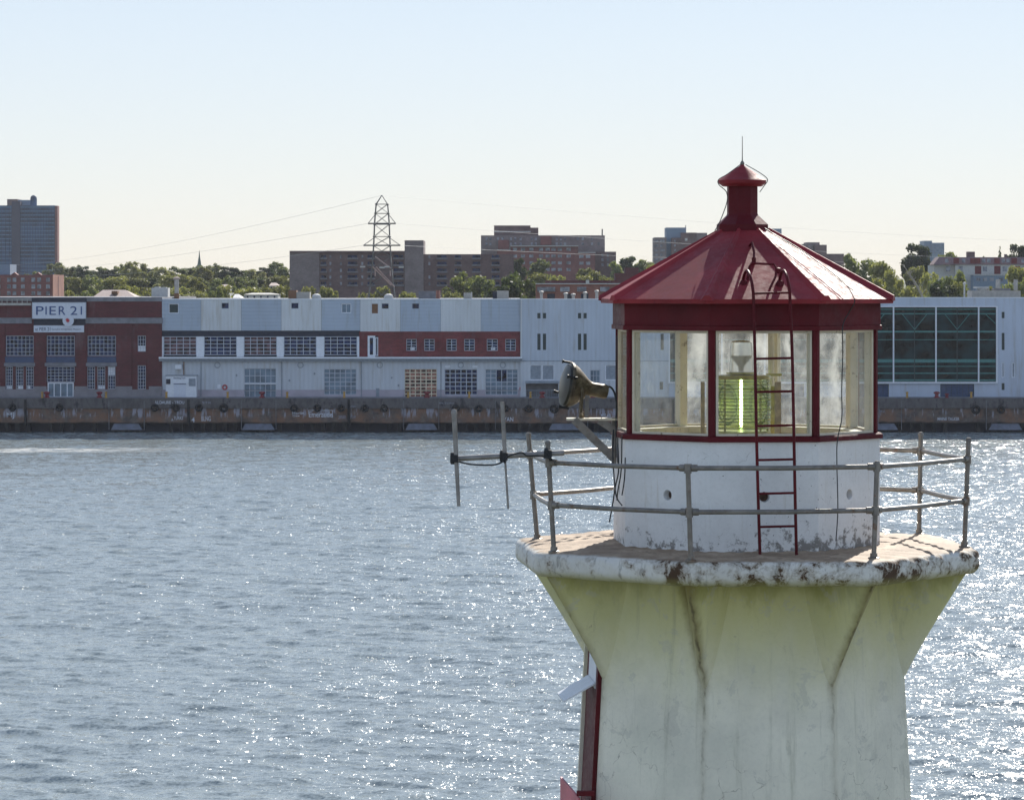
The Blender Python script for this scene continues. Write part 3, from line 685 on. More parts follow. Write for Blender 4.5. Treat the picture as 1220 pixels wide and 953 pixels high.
b.add([q0, q1, q1 - Vector((0, 0, 1.1)), q0 - Vector((0, 0, 1.1)), q0 + Vector((.02, .02, 0)), q1 + Vector((.02, .02, 0)), q1 - Vector((-.02, -.02, 1.1)), q0 - Vector((-.02, -.02, 1.1))], [(0, 1, 2, 3), (4, 7, 6, 5), (0, 4, 5, 1), (1, 5, 6, 2), (2, 6, 7, 3), (3, 7, 4, 0)])
bd = b.build('side_board', 'pink_red', lh)
MB().box(X(687, 36.0), X(708, 36.0), 36.0, 36.05, Z(948, 36.0), Z(942, 36.0)).build('bracket', 'red', bd)

# ladder
lad = thing('ladder', 'thin red steel ladder hooked over the red lantern eave, standing on the gallery', 'ladder', (X(927, 35.3), 35.3, 17.13))
Yl = 35.33
def LP(px, py, Y=Yl): return P(px, py, Y)
for xs in ((897, 899.5, 901.5, 905.5), (940.5, 944, 946, 949)):
    pts = [LP(xs[3], 662), LP((xs[2] + xs[3]) / 2, 600), LP(xs[2], 527), LP(xs[1], 427), LP(xs[0] + 1, 365), LP(xs[0], 345), LP(xs[0] - 3, 330, 35.40), LP(xs[0] - 7, 322.5, 35.55), LP(xs[0] - 11, 330, 35.78), LP(xs[0] - 13, 343, 35.86)]
    MB().tube(bezier(pts, 5), .017, 8).build('stile', 'red', lad, smooth=True)
    k = LP(xs[0] - 12, 340, 35.84)
    g_ = MB(); g_.lathe(k - Vector((0, .03, 0)), [(.0, -.05), (.045, -.045), (.05, 0), (.035, .05), (.0, .055)], 8, axis=(.3, .1, 1)); g_.box(k.x - .055, k.x + .05, k.y - .03, k.y + .03, k.z - .05, k.z - .015); g_.tube([k, k + Vector((-.05, .02, -.10))], .012, 6); g_.build('clamp', 'red', lad)
for py in (349, 427, 466.5, 507, 547.5, 587.5, 627):
    x0 = np.interp(py, [345, 427, 527, 662], [897.3, 899.5, 901.5, 905.5]); x1 = np.interp(py, [345, 427, 527, 662], [940.8, 944, 946, 949])
    MB().tube([LP(x0, py + .6), LP(x1, py - .4)], .013, 8).build('rung', 'red', lad, smooth=True)
# roof grab rail and hook
def rz(px, Y):                                          # height on the front-right roof facet
    xx = X(px, Y) - LX; a_ = R(4.5); dist = xx * math.sin(a_) + (LY - Y) * math.cos(a_)
    return 19.895 + (1.71 - dist / math.cos(R(22.5))) * .5393
b = MB(); pts = [Vector((X(893, 35.85), 35.85, rz(893, 35.85) + .16)), Vector((X(896, 35.86), 35.86, rz(896, 35.86) + .19)), Vector((X(922, 35.86), 35.86, rz(922, 35.86) + .19)), Vector((X(925, 35.84), 35.84, rz(925, 35.84) + .16)), Vector((X(924, 35.8), 35.8, rz(924, 35.8) + .09)), Vector((X(917, 35.72), 35.72, rz(917, 35.72)))]
b.tube(pts, .013, 8); b.tube([pts[0], pts[0] + Vector((-.03, .03, -.2))], .013, 8); b.lathe(pts[3] + Vector((.02, 0, -.03)), [(0, -.03), (.03, -.02), (.03, .03), (0, .04)], 8); b.build('grab_rail', 'red', roof, smooth=True)
b = MB(); pts = [Vector((X(893, 36.5), 36.5, rz(893, 36.5) + .02)), Vector((X(896, 36.42), 36.42, rz(896, 36.42) + .10)), Vector((X(898.5, 36.3), 36.3, rz(898, 36.3) + .06)), Vector((X(898, 36.2), 36.2, rz(898, 36.2) + .03)), Vector((X(891, 36.0), 36.0, rz(891, 36.0) + .04))]
b.tube(pts, .014, 8); b.box(pts[3].x - .02, pts[3].x + .02, pts[3].y - .05, pts[3].y + .03, pts[3].z - .03, pts[3].z + .03); b.build('hook', 'red', roof, smooth=True)

# the light inside the lantern
lx = X(883, 37.1)
lens = thing('lighthouse_lamp', 'lit green ribbed glass drum lens with a spare lamp on top, inside the lantern', 'lamp', (lx, LY, 18.2))
MB().box(lx - .36, lx + .36, LY - .36, LY + .36, 18.2, 18.34).build('base', 'wood', lens)
b = MB(); b.lathe((lx, LY, 18.34), [(.33, 0), (.34, .03), (.33, .06)], 32); b.lathe((lx, LY, 18.99), [(.33, 0), (.345, .015), (.33, .04), (.1, .05)], 32); b.build('rim', 'brass', lens, smooth=True)
m, n = material('green_lens_glass'); n.n.remove(n.b)
tr = n.new('ShaderNodeBsdfTransparent'); tr.inputs[0].default_value = (.97, .99, .80, 1); gl = n.new('ShaderNodeBsdfGlossy'); gl.inputs['Roughness'].default_value = .05
tl = n.new('ShaderNodeBsdfTranslucent'); tl.inputs[0].default_value = (.85, .95, .55, 1); rf = n.new('ShaderNodeBsdfRefraction'); rf.inputs['IOR'].default_value = 1.25; rf.inputs[0].default_value = (.96, 1, .78, 1); rf.inputs['Roughness'].default_value = .02
m1 = n.new('ShaderNodeMixShader'); m1.inputs[0].default_value = .22; n.l.new(tr.outputs[0], m1.inputs[1]); n.l.new(rf.outputs[0], m1.inputs[2])
m2 = n.new('ShaderNodeMixShader'); m2.inputs[0].default_value = .045; n.l.new(m1.outputs[0], m2.inputs[1]); n.l.new(tl.outputs[0], m2.inputs[2])
lw = n.new('ShaderNodeLayerWeight'); m3 = n.new('ShaderNodeMixShader'); n.l.new(n.math('ADD', n.math('MULTIPLY', n.math('POWER', lw.outputs['Facing'], 3), .5), .06), m3.inputs[0]); n.l.new(m2.outputs[0], m3.inputs[1]); n.l.new(gl.outputs[0], m3.inputs[2])
n.l.new(m3.outputs[0], n.n['Material Output'].inputs[0]); M['lens'] = m
m, n = material('lamp_light'); n.b.inputs['Emission Color'].default_value = (.72, 1.0, .50, 1); n.b.inputs['Emission Strength'].default_value = 5; n.b.inputs['Base Color'].default_value = (.2, .8, .2, 1); M['glow'] = m
m, n = material('frosted_dome'); n.b.inputs['Transmission Weight'].default_value = .75; n.b.inputs['Base Color'].default_value = (.95, .93, .88, 1); n.b.inputs['Roughness'].default_value = .3; n.b.inputs['IOR'].default_value = 1.2; M['dome'] = m
prof = []
for i in range(10):
    z = 18.42 + i * .057; bul = .022 * (1 - ((i - 4.5) / 4.5) ** 2); prof += [(.295 + bul, z), (.322 + bul, z + .02), (.322 + bul, z + .04), (.295 + bul, z + .055)]
b = MB(); b.lathe((lx, LY, 0), prof, 40); 
inner = [(r - .045, z) for r, z in prof]
b = MB(); b.loops([[Vector((lx + r * math.cos(2 * math.pi * k / 40), LY + r * math.sin(2 * math.pi * k / 40), z)) for k in range(40)] for r, z in prof + [(.25, prof[-1][1]), (.25, prof[0][1]), prof[0]]], caps=(False, False)); b.build('glass_drum', 'lens', lens, smooth=True)
MB().lathe((lx, LY, 18.44), [(.012, 0), (.017, .02), (.017, .50), (.012, .54)], 12).build('bulb', 'glow', lens)
for dx, dy in ((-.20, -.22), (.20, -.22), (-.3, .05), (.3, .05), (.0, .3)): MB().box(lx + dx - .012, lx + dx + .012, LY + dy * 1.06 - .012, LY + dy * 1.06 + .012, 18.40, 18.99).build('upright', 'brass', lens)
for i in range(15):
    MB().torus((lx, LY, 18.435 + i * .0375), .318 + .018 * (1 - ((i - 7) / 7) ** 2), .0045, (0, 0, 1), 40, 5).build('prism_ring', 'ring_green', lens)
for dx in (-.16, .19):
    b = MB(); b.torus((lx + dx, LY - .10, 18.70), .22, .016, (0, 1, 0), 36, 8, .50); b.torus((lx + dx, LY - .10, 18.70), .17, .010, (0, 1, 0), 36, 8, .48); b.build('bullseye_lens', 'ring_green', lens, smooth=True)
    MB().lathe((lx + dx, LY - .10, 18.70), [(.0, -.03), (.05, -.022), (.085, 0), (.05, .022), (.0, .03)], 24, axis=(0, 1, 0)).build('bullseye_centre', 'lens', lens, smooth=True)
b = MB(); b.lathe((lx, LY, 19.045), [(.17, 0), (.17, .015), (.05, .02)], 24); b.tube([(lx - .1, LY, 19.03), (lx - .1, LY, 19.06)], .02); b.build('top_plate', 'brass', lens)
b = MB(); b.lathe((lx, LY, 19.065), [(.135, 0), (.125, .30), (.118, .335), (.09, .345)], 28); sp = b.build('spare_lamp', 'dome', lens, smooth=True)
b = MB(); b.lathe((lx, LY, 19.075), [(.02, 0), (.025, .05), (.11, .17)], 20); b.build('reflector', 'cream', sp, smooth=True); b = MB(); b.lathe((lx, LY, 19.40), [(.10, 0), (.10, .015), (.02, .025)], 20); b.build('lid', 'wood', sp)
MB().box(X(835, 37.2), X(839.5, 37.2), 37.18, 37.24, 18.2, Z(455, 37.2)).build('side_post', 'wood', lens)
MB().box(X(923, 36.9), X(930, 36.9), 36.86, 36.94, 18.2, Z(455, 36.9)).build('side_post', 'wood', lens)
b = MB(); b.box(X(913, 37.3), X(931, 37.3), 37.26, 37.34, Z(448, 37.3), Z(445, 37.3)); b.box(X(918, 37.3), X(924, 37.3), 37.27, 37.32, Z(520, 37.3), Z(460, 37.3)); b.build('arm', 'brass', lens)
pl = thing('standing_pipe', 'tall cream pipe rising to the ceiling inside the lantern, right of the green lens', 'pipe', (X(919, 37.7), 37.7, 18.2))
MB().tube([(X(919, 37.7), 37.7, 18.2), (X(918.5, 37.7), 37.7, 19.74)], .035, 12).build('pipe', 'cream', pl, smooth=True)
MB().lathe((X(919, 37.7), 37.7, 18.2), [(.07, 0), (.07, .03), (.04, .04)], 12).build('flange', 'brass', pl)

# floodlight on its bracket
Yf = 37.15
fl = thing('floodlight', 'weathered bell-shaped floodlight on a yoke, facing left beside the lantern', 'floodlight', P(690, 498, Yf))
axd = Vector((-1, -.28, .02)).normalized(); fc = P(724, 466.5, Yf)
def ax_at(px, py): return P(px, py, Yf)
b = MB(); c0 = P(723, 467, Yf); c1 = P(677, 459, Yf - .10); ax_ = (c1 - c0).normalized(); L_ = (c1 - c0).length
rot = plain('floodlight_body', (.15, .12, .075), .55, .3, .4, 9, .2, dark=(.05, .035, .02), dark_amt=.8, dscale=6); M['flood'] = rot
b.lathe(c0, [(.03, -.005), (.075, 0), (.082, .02), (.080, .17), (.085, .20), (.115, .245), (.17, .31), (.225, .38), (.25, .425), (.262, .44), (.262, .465), (.25, .475)], 32, axis=ax_); body = b.build('housing', 'flood', fl, smooth=True)
b = MB(); b.lathe(c0 + ax_ * .47, [(.248, 0), (.235, .03), (.16, .055), (.05, .065)], 32, axis=ax_); b.build('lens_cover', glass_dark('floodlight_glass', (.05, .045, .035), .35), fl, smooth=True)
for tz in (70, 250, 160, 340):
    b = MB(); t = R(tz); a_ = Vector((0, 0, 1)); a_ = (a_ - ax_ * a_.dot(ax_)).normalized(); c_ = ax_.cross(a_)
    p = c0 + ax_ * .46 + (a_ * math.sin(t) + c_ * math.cos(t)) * .275; b.tube([p - ax_ * .03, p + ax_ * .07], .014, 8); b.lathe(p + ax_ * .07, [(.0, 0), (.022, .005), (.022, .02), (0, .025)], 8, axis=ax_); b.build('clamp_screw', 'black', fl)
yb = P(693, 498, Yf); cc = c0 + ax_ * .30
b = MB()
for s_ in (-1, 1):
    b.tube([yb + Vector((0, s_ * .02, .03)), yb + Vector((-.01, s_ * .20, .08)), cc + Vector((0, s_ * .235, -.10)), cc + Vector((0, s_ * .235, 0))], .018, 8)
b.tube([yb, yb + Vector((0, 0, .07))], .03, 10); b.build('yoke', 'flood', fl, smooth=True)
fb2 = P(699, 470, Yf - .2); MB().box(fb2.x - .02, fb2.x + .025, fb2.y - .02, fb2.y, Z(497, Yf), Z(470, Yf)).build('strut', 'steel', fl)
cab(fl, [c0 - ax_ * .0 + Vector((0, -.02, .05)), P(727, 461, Yf), P(732, 468, Yf), P(735, 485, Yf - .1), P(734, 498, Yf - .1), P(734, 520, Yf - .1)], .012)
br = thing('lamp_bracket', 'weathered steel shelf bracket bolted left of the lantern, holding the floodlight', 'bracket', P(733, 498, Yf))
b = MB(); b.box(X(675, Yf), X(735, Yf), Yf - .13, Yf + .13, Z(500.5, Yf), Z(498, Yf)); b.build('shelf', 'cream', br)
def flatbar(p, q, w_, t_, name):
    b = MB(); p, q = Vector(p), Vector(q); d = (q - p).normalized(); nrm = Vector((0, 1, 0)); s_ = d.cross(nrm).normalized()
    vs = [r_ + s_ * a_ * w_ / 2 + nrm * c_ * t_ / 2 for r_ in (p, q) for a_ in (-1, 1) for c_ in (-1, 1)]
    b.add(vs, [(0, 1, 3, 2), (4, 6, 7, 5), (0, 4, 5, 1), (2, 3, 7, 6), (0, 2, 6, 4), (1, 5, 7, 3)]); return b.build(name, 'steel', br)
flatbar(P(684, 500, Yf - .12), P(731, 546, Yf - .12), .09, .03, 'brace'); flatbar(P(684, 500, Yf + .12), P(731, 546, Yf + .12), .09, .03, 'brace')
flatbar(P(714, 501, Yf - .1), P(734, 514, Yf - .1), .08, .02, 'brace')
flatbar(P(731.5, 497, Yf), P(731.5, 552, Yf), .05, .14, 'mounting_plate')
# loose cables hanging at the lantern's left corner
for i, pp in enumerate(([(731, 512, 36.9), (730, 540, 36.75), (731, 560, 36.7), (734, 590, 36.4), (741, 602, 36.2)], [(736, 530, 36.4), (737, 560, 36.25), (733, 580, 36.3), (730, 600, 36.4), (726, 622, 36.4)], [(745, 545, 36.0), (744, 570, 36.0), (741, 590, 36.0)], [(741, 520, 36.1), (740, 560, 36.1), (736, 585, 36.2), (735, 596, 36.2)], [(735, 400, 36.9), (734.5, 450, 36.9), (734, 500, 36.85), (734, 545, 36.8)])):
    cab(lh, [P(*q) for q in pp], .008)

# yagi-like antenna clamped to the railing
Ya = 35.78
an = thing('antenna', 'grey two-element antenna boom clamped to the gallery railing, reaching left over the water', 'antenna', P(652, 541, Ya))
b = MB(); b.tube([P(672, 539.5, Ya - .06), P(652, 540.5, Ya - .06), P(541, 546.5, Ya - .06)], .030, 12); b.build('boom', 'antenna_metal', an, smooth=True)
b = MB(); b.tube([P(541, 490, Ya - .12), P(543.5, 546, Ya - .12), P(546.5, 603, Ya - .12)], .030, 10, r2=.020); b.lathe(P(541, 489.8, Ya - .12), [(.032, -.03), (.032, 0), (.018, .02)], 10); b.build('element', 'antenna_metal', an, smooth=True)
b = MB(); b.tube([P(598.5, 479, Ya - .12), P(601.5, 543, Ya - .12)], .024, 10); b.tube([P(601.5, 543, Ya - .12), P(605.5, 606, Ya - .12)], .012, 8); b.build('element', 'antenna_metal', an, smooth=True)
for px, py in ((542.5, 546), (601.5, 543.5)):
    c_ = P(px, py, Ya - .09); b = MB(); b.box(c_.x - .032, c_.x + .032, c_.y - .06, c_.y + .05, c_.z - .04, c_.z + .04)
    b.lathe(c_ + Vector((-.02, 0, .0)), [(.03, -.065), (.038, -.04), (.038, .04), (.03, .065)], 10); b.build('clamp', 'black', an)
b = MB(); c_ = P(653, 541, Ya - .04); b.box(c_.x - .045, c_.x + .04, c_.y - .07, c_.y + .05, c_.z - .045, c_.z + .045); b.torus(c_, .06, .018, (1, 0, .5), 16, 6); b.build('clamp', 'black', an)
cab(an, [P(544, 549, Ya - .15), P(560, 553, Ya - .15), P(585, 554, Ya - .15), P(597, 551, Ya - .15), P(604, 545, Ya - .15), P(601, 552, Ya - .16)], .010)
cab(an, [P(604, 544, Ya - .15), P(612, 541, Ya - .12), P(622, 539, Ya - .1), P(628, 543, Ya - .1), P(640, 543, Ya - .1), P(650, 545, Ya - .1)], .009)

# ------------------------------------------------------------------ buildings: helpers
def wall_holes(b, x0, x1, z0, z1, Y, holes, d):
    xs = sorted({x0, x1, *[h[0] for h in holes], *[h[1] for h in holes]}); zs = sorted({z0, z1, *[h[2] for h in holes], *[h[3] for h in holes]})
    xs = [x for x in xs if x0 <= x <= x1]; zs = [z for z in zs if z0 <= z <= z1]
    for i in range(len(xs) - 1):
        for j in range(len(zs) - 1):
            mx, mz = (xs[i] + xs[i + 1]) / 2, (zs[j] + zs[j + 1]) / 2
            if any(h[0] < mx < h[1] and h[2] < mz < h[3] for h in holes): continue
            b.add([(xs[i], Y, zs[j]), (xs[i + 1], Y, zs[j]), (xs[i + 1], Y, zs[j + 1]), (xs[i], Y, zs[j + 1])], [(0, 1, 2, 3)])
    for h in holes:
        a, c, e, g = h
        for q in (((a, e), (a, g)), ((c, g), (c, e)), ((a, g), (c, g)), ((c, e), (a, e))):
            (xa, za), (xb, zb_) = q
            b.add([(xa, Y, za), (xb, Y, zb_), (xb, Y + d, zb_), (xa, Y + d, za)], [(0, 1, 2, 3)])
def facade(name, mat, parent, x0, x1, y0, y1, Y, holes=(), d=.22):
    """one stretch of wall in photo pixels with real openings"""
    b = MB(); H = [(X(a, Y), X(c, Y), Z(g, Y), Z(e, Y)) for a, c, e, g in holes]
    wall_holes(b, X(x0, Y), X(x1, Y), Z(y1, Y), Z(y0, Y), Y, H, d)
    return b.build(name, mat, parent, normals=False)
def window(parent, x0, x1, y0, y1, Y, cols, rows, d=.2, bar=.06, frame='muntin', pane='pane', fw=.09, name='window', blind=None, pname='pane', hbar=None):
    xa, xb, za, zb_ = X(x0, Y), X(x1, Y), Z(y1, Y), Z(y0, Y); b = MB(); f0, f1 = Y + d - .07, Y + d - .002; e = .002
    b.box(xa + e, xb - e, f0, f1, za + e, za + fw); b.box(xa + e, xb - e, f0, f1, zb_ - fw, zb_ - e)
    b.box(xa + e, xa + fw, f0, f1, za + fw, zb_ - fw); b.box(xb - fw, xb - e, f0, f1, za + fw, zb_ - fw)
    for i in range(1, cols):
        x = xa + (xb - xa) * i / cols; b.box(x - bar / 2, x + bar / 2, f0 + .01, f1, za + fw, zb_ - fw)
    for j in range(1, rows):
        z = za + (zb_ - za) * j / rows; b.box(xa + fw, xb - fw, f0 + .02, f1, z - (hbar or bar) / 2, z + (hbar or bar) / 2)
    w_ = b.build(name, frame, parent, normals=False)
    p = MB(); p.add([(xa, Y + d, za), (xb, Y + d, za), (xb, Y + d, zb_), (xa, Y + d, zb_)], [(0, 1, 2, 3)]); p.build(pname, pane, w_, normals=False)
    if blind:
        for bx0, bx1, by0, by1 in blind:
            MB().box(X(bx0, Y), X(bx1, Y), Y + d - .05, Y + d - .004, Z(by1, Y), Z(by0, Y)).build('blind', 'white_paint', w_)
    return w_

YF = 464.0
# --- brick hall with the sign
bk = thing('brick_hall', 'dark red brick quayside hall with multi-pane windows and grey band, at the far left', 'building', (X(60, YF), YF, 4.8))
BW = [(7, 40, 400, 424), (55.7, 89, 400, 424), (104.4, 138, 400, 424), (164, 173.7, 400, 419),
      (6.6, 15.2, 436.7, 463.7), (18.8, 27.8, 436.7, 463.7), (31, 40, 436.7, 463.7), (104, 113, 436.7, 463.7), (116, 125.3, 436.7, 463.7), (128.4, 137.5, 436.7, 463.7),
      (55.7, 88.8, 436.7, 455.2), (164, 173.7, 435.4, 463.7),
      (-45, -12, 400, 424), (-96, -63, 400, 424), (-45, -12, 437, 463.7), (-96, -63, 437, 463.7)]
facade('wall', 'brick_dark', bk, -160, 193, 359, 464.2, YF, BW)
b = MB(); xa, xb = X(-160, YF), X(193, YF); zt_ = Z(359, YF); zb_ = 4.8
b.add([(xa, YF, zb_), (xa, YF + 50, zb_), (xa, YF + 50, zt_), (xa, YF, zt_), (xb, YF, zb_), (xb, YF + 50, zb_), (xb, YF + 50, zt_), (xb, YF, zt_)], [(0, 1, 2, 3), (4, 7, 6, 5), (1, 5, 6, 2)]); b.build('side_wall', 'brick_dark', bk, normals=False)
b = MB(); b.pbox(-160, 193.3, 354.2, 359.2, YF, 50, .12); b.build('parapet', 'concrete_band', bk)
facade('base', 'base_stone', bk, -160, 193, 464.2, 474.0, YF - .05, [(56.4, 87.6, 455.6, 473.4)], .3) if False else None
b = MB()
for a_, c_ in ((-160, 56.2), (87.8, 193)): b.pbox(a_, c_, 464, 474, YF, .3, .14)
b.build('base', 'base_stone', bk)
b = MB(); b.pbox(-160, 38, 378.7, 385.5, YF, .1, .2); b.pbox(102, 194, 378.7, 385.5, YF, .1, .2); b.build('stone_band', 'concrete_band', bk)
b = MB()
for a_, c_ in ((-12, 6), (40.6, 55), (89.6, 103.8), (138.6, 157), (176, 193)): b.pbox(a_, c_, 386, 460, YF, .1, .16)
b.build('pilaster', 'brick_dark', bk)
b = MB()
for a_, c_ in ((-12, 6), (40.6, 55), (89.6, 103.8), (138.6, 157), (178, 193)): b.pbox(a_ - .5, c_ + .5, 460.2, 464, YF, .1, .2)
b.build('pilaster_base', 'base_stone', bk)
for a_, c_ in ((5, 42), (53.5, 91), (102.5, 139.5)):
    MB().pbox(a_, c_, 425, 432, YF, .1, .06).build('spandrel', 'blue_spandrel', bk)
    MB().pbox(a_, c_, 432.2, 436.4, YF, .1, .22).build('window_lintel', 'concrete_band', bk)
bl = {4: [(8, 14, 459, 463)], 5: [(21, 27, 459, 463)], 6: [(32.5, 36, 459, 463)], 9: [(128.8, 137, 437, 447)], 8: [(117, 124.5, 459, 463)], 3: [(164.6, 173, 412, 418.5)]}
for i, h in enumerate(BW):
    wpx = h[1] - h[0]; cols = 7 if wpx > 30 else 3; rows = 5 if h[3] - h[2] < 25 else 7
    if i == 10: rows = 5
    if i == 3: cols, rows = 3, 4
    window(bk, *h, YF, cols, rows, blind=bl.get(i))
dr = window(bk, 56.4, 87.6, 455.8, 473.6, YF - .3, 4, 1, d=.28, bar=.14, fw=.16, frame='white_paint', pane='pane_light', name='glass_door')
b = MB(); b.pbox(-160, 37, 361, 364, YF - .3, .2, .1)
for px in range(-160, 38, 6): b.pbox(px, px + .7, 357, 361, YF - .3, .1); 
b.pbox(-160, 37, 356.3, 357.2, YF - .3, .1)
gw = thing('gangway_rail', 'white lattice railing and walkway along the brick hall roof edge, left of the sign', 'railing', P(0, 364, YF - .3)); b.build('railing', 'hvac', gw)

sg = thing('pier_sign', 'large white rooftop sign with blue letters reading PIER 21 and a round red emblem disc', 'sign', P(70, 379, YF - .6))
MB().pbox(38.7, 102, 360.8, 379.3, YF - .6, .3, 0).build('board', 'sign_white', sg)
b = MB(); b.pbox(38.2, 102.5, 360.2, 360.9, YF - .6, .3, .05); b.pbox(38.2, 102.5, 379.2, 379.9, YF - .6, .3, .05); b.pbox(38.2, 38.9, 360.9, 379.2, YF - .6, .3, .05); b.pbox(101.8, 102.5, 360.9, 379.2, YF - .6, .3, .05); b.build('board_edge', 'muntin', sg)
for ch, a_, c_ in (('P', 43, 52), ('I', 54.2, 55.6), ('E', 59, 66.6), ('R', 70, 78), ('2', 83.8, 92), ('1', 96.2, 97.6)):
    if ch in 'I1': b = MB(); b.pbox(a_, c_, 365.2, 375, YF - .61, .01, .05); b.build('letter', 'sign_blue', sg)
    else: text_mesh(ch, a_, c_, 365, 375.2, YF - .61, 'letter', 'sign_blue', sg, bold=.0, depth=.06)
MB().lathe(P(81.2, 382, YF - .72), [(.0, -.01), (.80, 0), (.80, .10), (0, .11)], 32, axis=(0, 1, 0)).build('emblem_disc', 'sign_white', sg)
c_ = P(80.6, 381.8, YF - .78); b = MB()
leafp = [(0, .36), (.08, .18), (.22, .24), (.18, .05), (.34, .02), (.16, -.16), (.20, -.26), (.03, -.22), (.0, -.40), (-.05, -.22), (-.24, -.20), (-.18, -.02), (-.34, .08), (-.20, .14), (-.22, .30), (-.08, .20)]
pts = [(c_.x + u + .1 * v_ * -1, c_.z + v_) for u, v_ in leafp]; k = len(pts)
b.add([(u, c_.y, v_) for u, v_ in pts] + [(u, c_.y - .04, v_) for u, v_ in pts], [tuple(range(k)), tuple(range(2 * k - 1, k - 1, -1))] + [(i, (i + 1) % k, k + (i + 1) % k, k + i) for i in range(k)]); b.build('emblem', 'sign_red', sg)
b = MB(); b.pbox(38, 103, 355, 360.2, YF - .3, .3, 0); b.pbox(40, 102, 380.2, 387.4, YF - .2, .2, 0); b.build('backing', 'dark_recess', sg)
bn = thing('banner', 'narrow white banner with small blue lettering under the round emblem on the brick hall', 'banner', P(70, 396, YF - .3))
MB().pbox(40.2, 100, 387.8, 396, YF - .3, .1, 0).build('cloth', 'sign_white', bn)
text_mesh('at PIER 21', 42, 60, 390, 394.2, YF - .31, 'lettering', 'blue_spandrel', bn, depth=.02)
text_mesh("Canada's Immigration Museum", 61.5, 96.5, 391.2, 393.8, YF - .31, 'lettering', 'blue_spandrel', bn, depth=.02)

# --- long shed
sh = thing('long_shed', 'long shed with chequered blue and pale grey panels, ribbon windows and lower grey cladding', 'building', (X(400, YF), YF, 4.8))
up = [(193, 239.5, 'blue_siding'), (239.5, 287.5, 'pale_siding'), (287.5, 335, 'blue_siding'), (335, 383, 'pale_siding'), (383, 429, 'blue_siding'), (429, 477, 'pale_siding'), (477, 525, 'blue_siding'), (525, 573, 'pale_siding'), (573, 620, 'blue_siding')]
SW = [(200.8, 213, 361.7, 373.6), (264, 272.5, 361, 367.8), (347, 355.6, 361, 367.8), (406.6, 418.5, 361.7, 373.2), (442.5, 450.7, 361.7, 374), (454.8, 463, 361.7, 368), (491, 499.4, 361.7, 368)]
for a_, c_, m_ in up:
    yb_ = 394 if c_ < 430 else 395
    facade('wall_panel', m_, sh, a_ + .12, c_ - .12, 357, yb_, YF, [h for h in SW if a_ < h[0] < c_])
b = MB(); b.pbox(193, 620, 356, 357.2, YF, .6, .06); b.build('roof_edge', 'white_paint', sh)
b = MB(); b.pbox(193, 620, 357.3, 474, YF + .45, 54, 0); b.build('inner_wall', 'dark_recess', sh)
b = MB(); b.box(X(193, YF), X(620, YF), YF + .6, YF + 55, Z(357.2, YF), Z(356.4, YF)); b.build('roof', 'roof_grey', sh)
for i, h in enumerate(SW):
    window(sh, *h, YF, 1 if i not in (3,) else 2, 1, pane={3: 'pane_light', 4: 'brown_panel', 0: 'teal_dark'}.get(i, 'pane'), frame='white_paint' if i in (0, 3, 4) else 'canopy_grey', fw=.12 if i in (0, 3) else .06)
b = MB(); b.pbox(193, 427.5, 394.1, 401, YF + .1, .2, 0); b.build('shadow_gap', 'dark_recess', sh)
RW = [(194.7, 234), (243, 282), (290.5, 329.8), (338, 377), (386, 425.5)]
for i, (a_, c_) in enumerate(RW):
    window(sh, a_, c_, 401, 423, YF, 5, 5, pane='pane' if i not in (2, 0) else 'pane_warm', bar=.085, pname='pane')
for a_, c_ in ((193, 194.7), (234, 243), (282, 290.5), (329.8, 338), (377, 386), (425.5, 428)):
    MB().pbox(a_, c_, 401, 425, YF, .25, .02).build('pier', 'white_paint', sh)
BR = [(484, 496.4, 404, 418), (505.4, 517.7, 404, 418), (532, 544, 404, 418), (553, 565.5, 404, 418), (580, 593, 404, 418), (602, 614.6, 404, 418)]
facade('brick_wall', 'brick_red', sh, 428, 620, 395, 425, YF + .02, BR + [(438, 450.5, 400, 425)])
for i, h in enumerate(BR): window(sh, *h, YF + .02, 2, 4, bar=.10, hbar=.07, blind=[(h[0] + 5, h[0] + 10, 413.5, 417)] if i in (0, 4) else None)
for px in (474.5, 522.5, 570.5): MB().pbox(px, px + 5, 395.2, 425, YF, .2, .12).build('brick_pilaster', 'brick_red', sh)
window(sh, 438, 447, 400, 425.2, YF - .05, 1, 1, d=.1, frame='white_paint', fw=.30, name='door', pane='pane')
window(sh, 447.2, 450.5, 402, 424, YF, 1, 1, d=.1, frame='white_paint', fw=.10, pane='pane')
b = MB(); b.pbox(190, 622, 425.2, 427.2, YF, .2, 1.1); can = b.build('canopy', 'white_paint', sh)
b = MB(); b.pbox(190, 622, 427.4, 430.4, YF, .2, .7); b.build('beam', 'canopy_grey', can)
LW = [(291, 329, 439, 473.4), (386, 424.6, 439.7, 470.4), (482, 520.5, 439.7, 473.6), (529.6, 568.7, 440, 470.5), (578.3, 617, 440, 470.5)]
facade('lower_wall', 'shed_siding', sh, 193, 620, 430.6, 464.3, YF - .02, [(a, c, e, min(g, 464.3)) for a, c, e, g in LW])
facade('lower_base', 'base_pink', sh, 193, 620, 464.3, 474.2, YF - .05, [(a, c, 464.3, g) for a, c, e, g in LW])
window(sh, 291, 329, 439, 456.6, YF, 6, 2, pane='pane_light', bar=.10); window(sh, 291, 329, 457.6, 473.3, YF, 6, 2, pane='pane_light', bar=.10)
MB().pbox(290.8, 329.2, 456.6, 457.7, YF, .2, .06).build('transom', 'white_paint', sh)
window(sh, *LW[1], YF, 6, 6, pane='pane_light', bar=.11); window(sh, *LW[2], YF, 6, 8, pane='pane_shelf', frame='cream', bar=.14)
window(sh, *LW[3], YF, 6, 6, bar=.11); w5 = window(sh, *LW[4], YF, 6, 6, bar=.11, pane='pane_light')
b = MB(); b.pbox(591.5, 603.5, 441, 454, YF + .15, .04, 0); b.build('dark_pane', 'pane', w5)
b = MB()
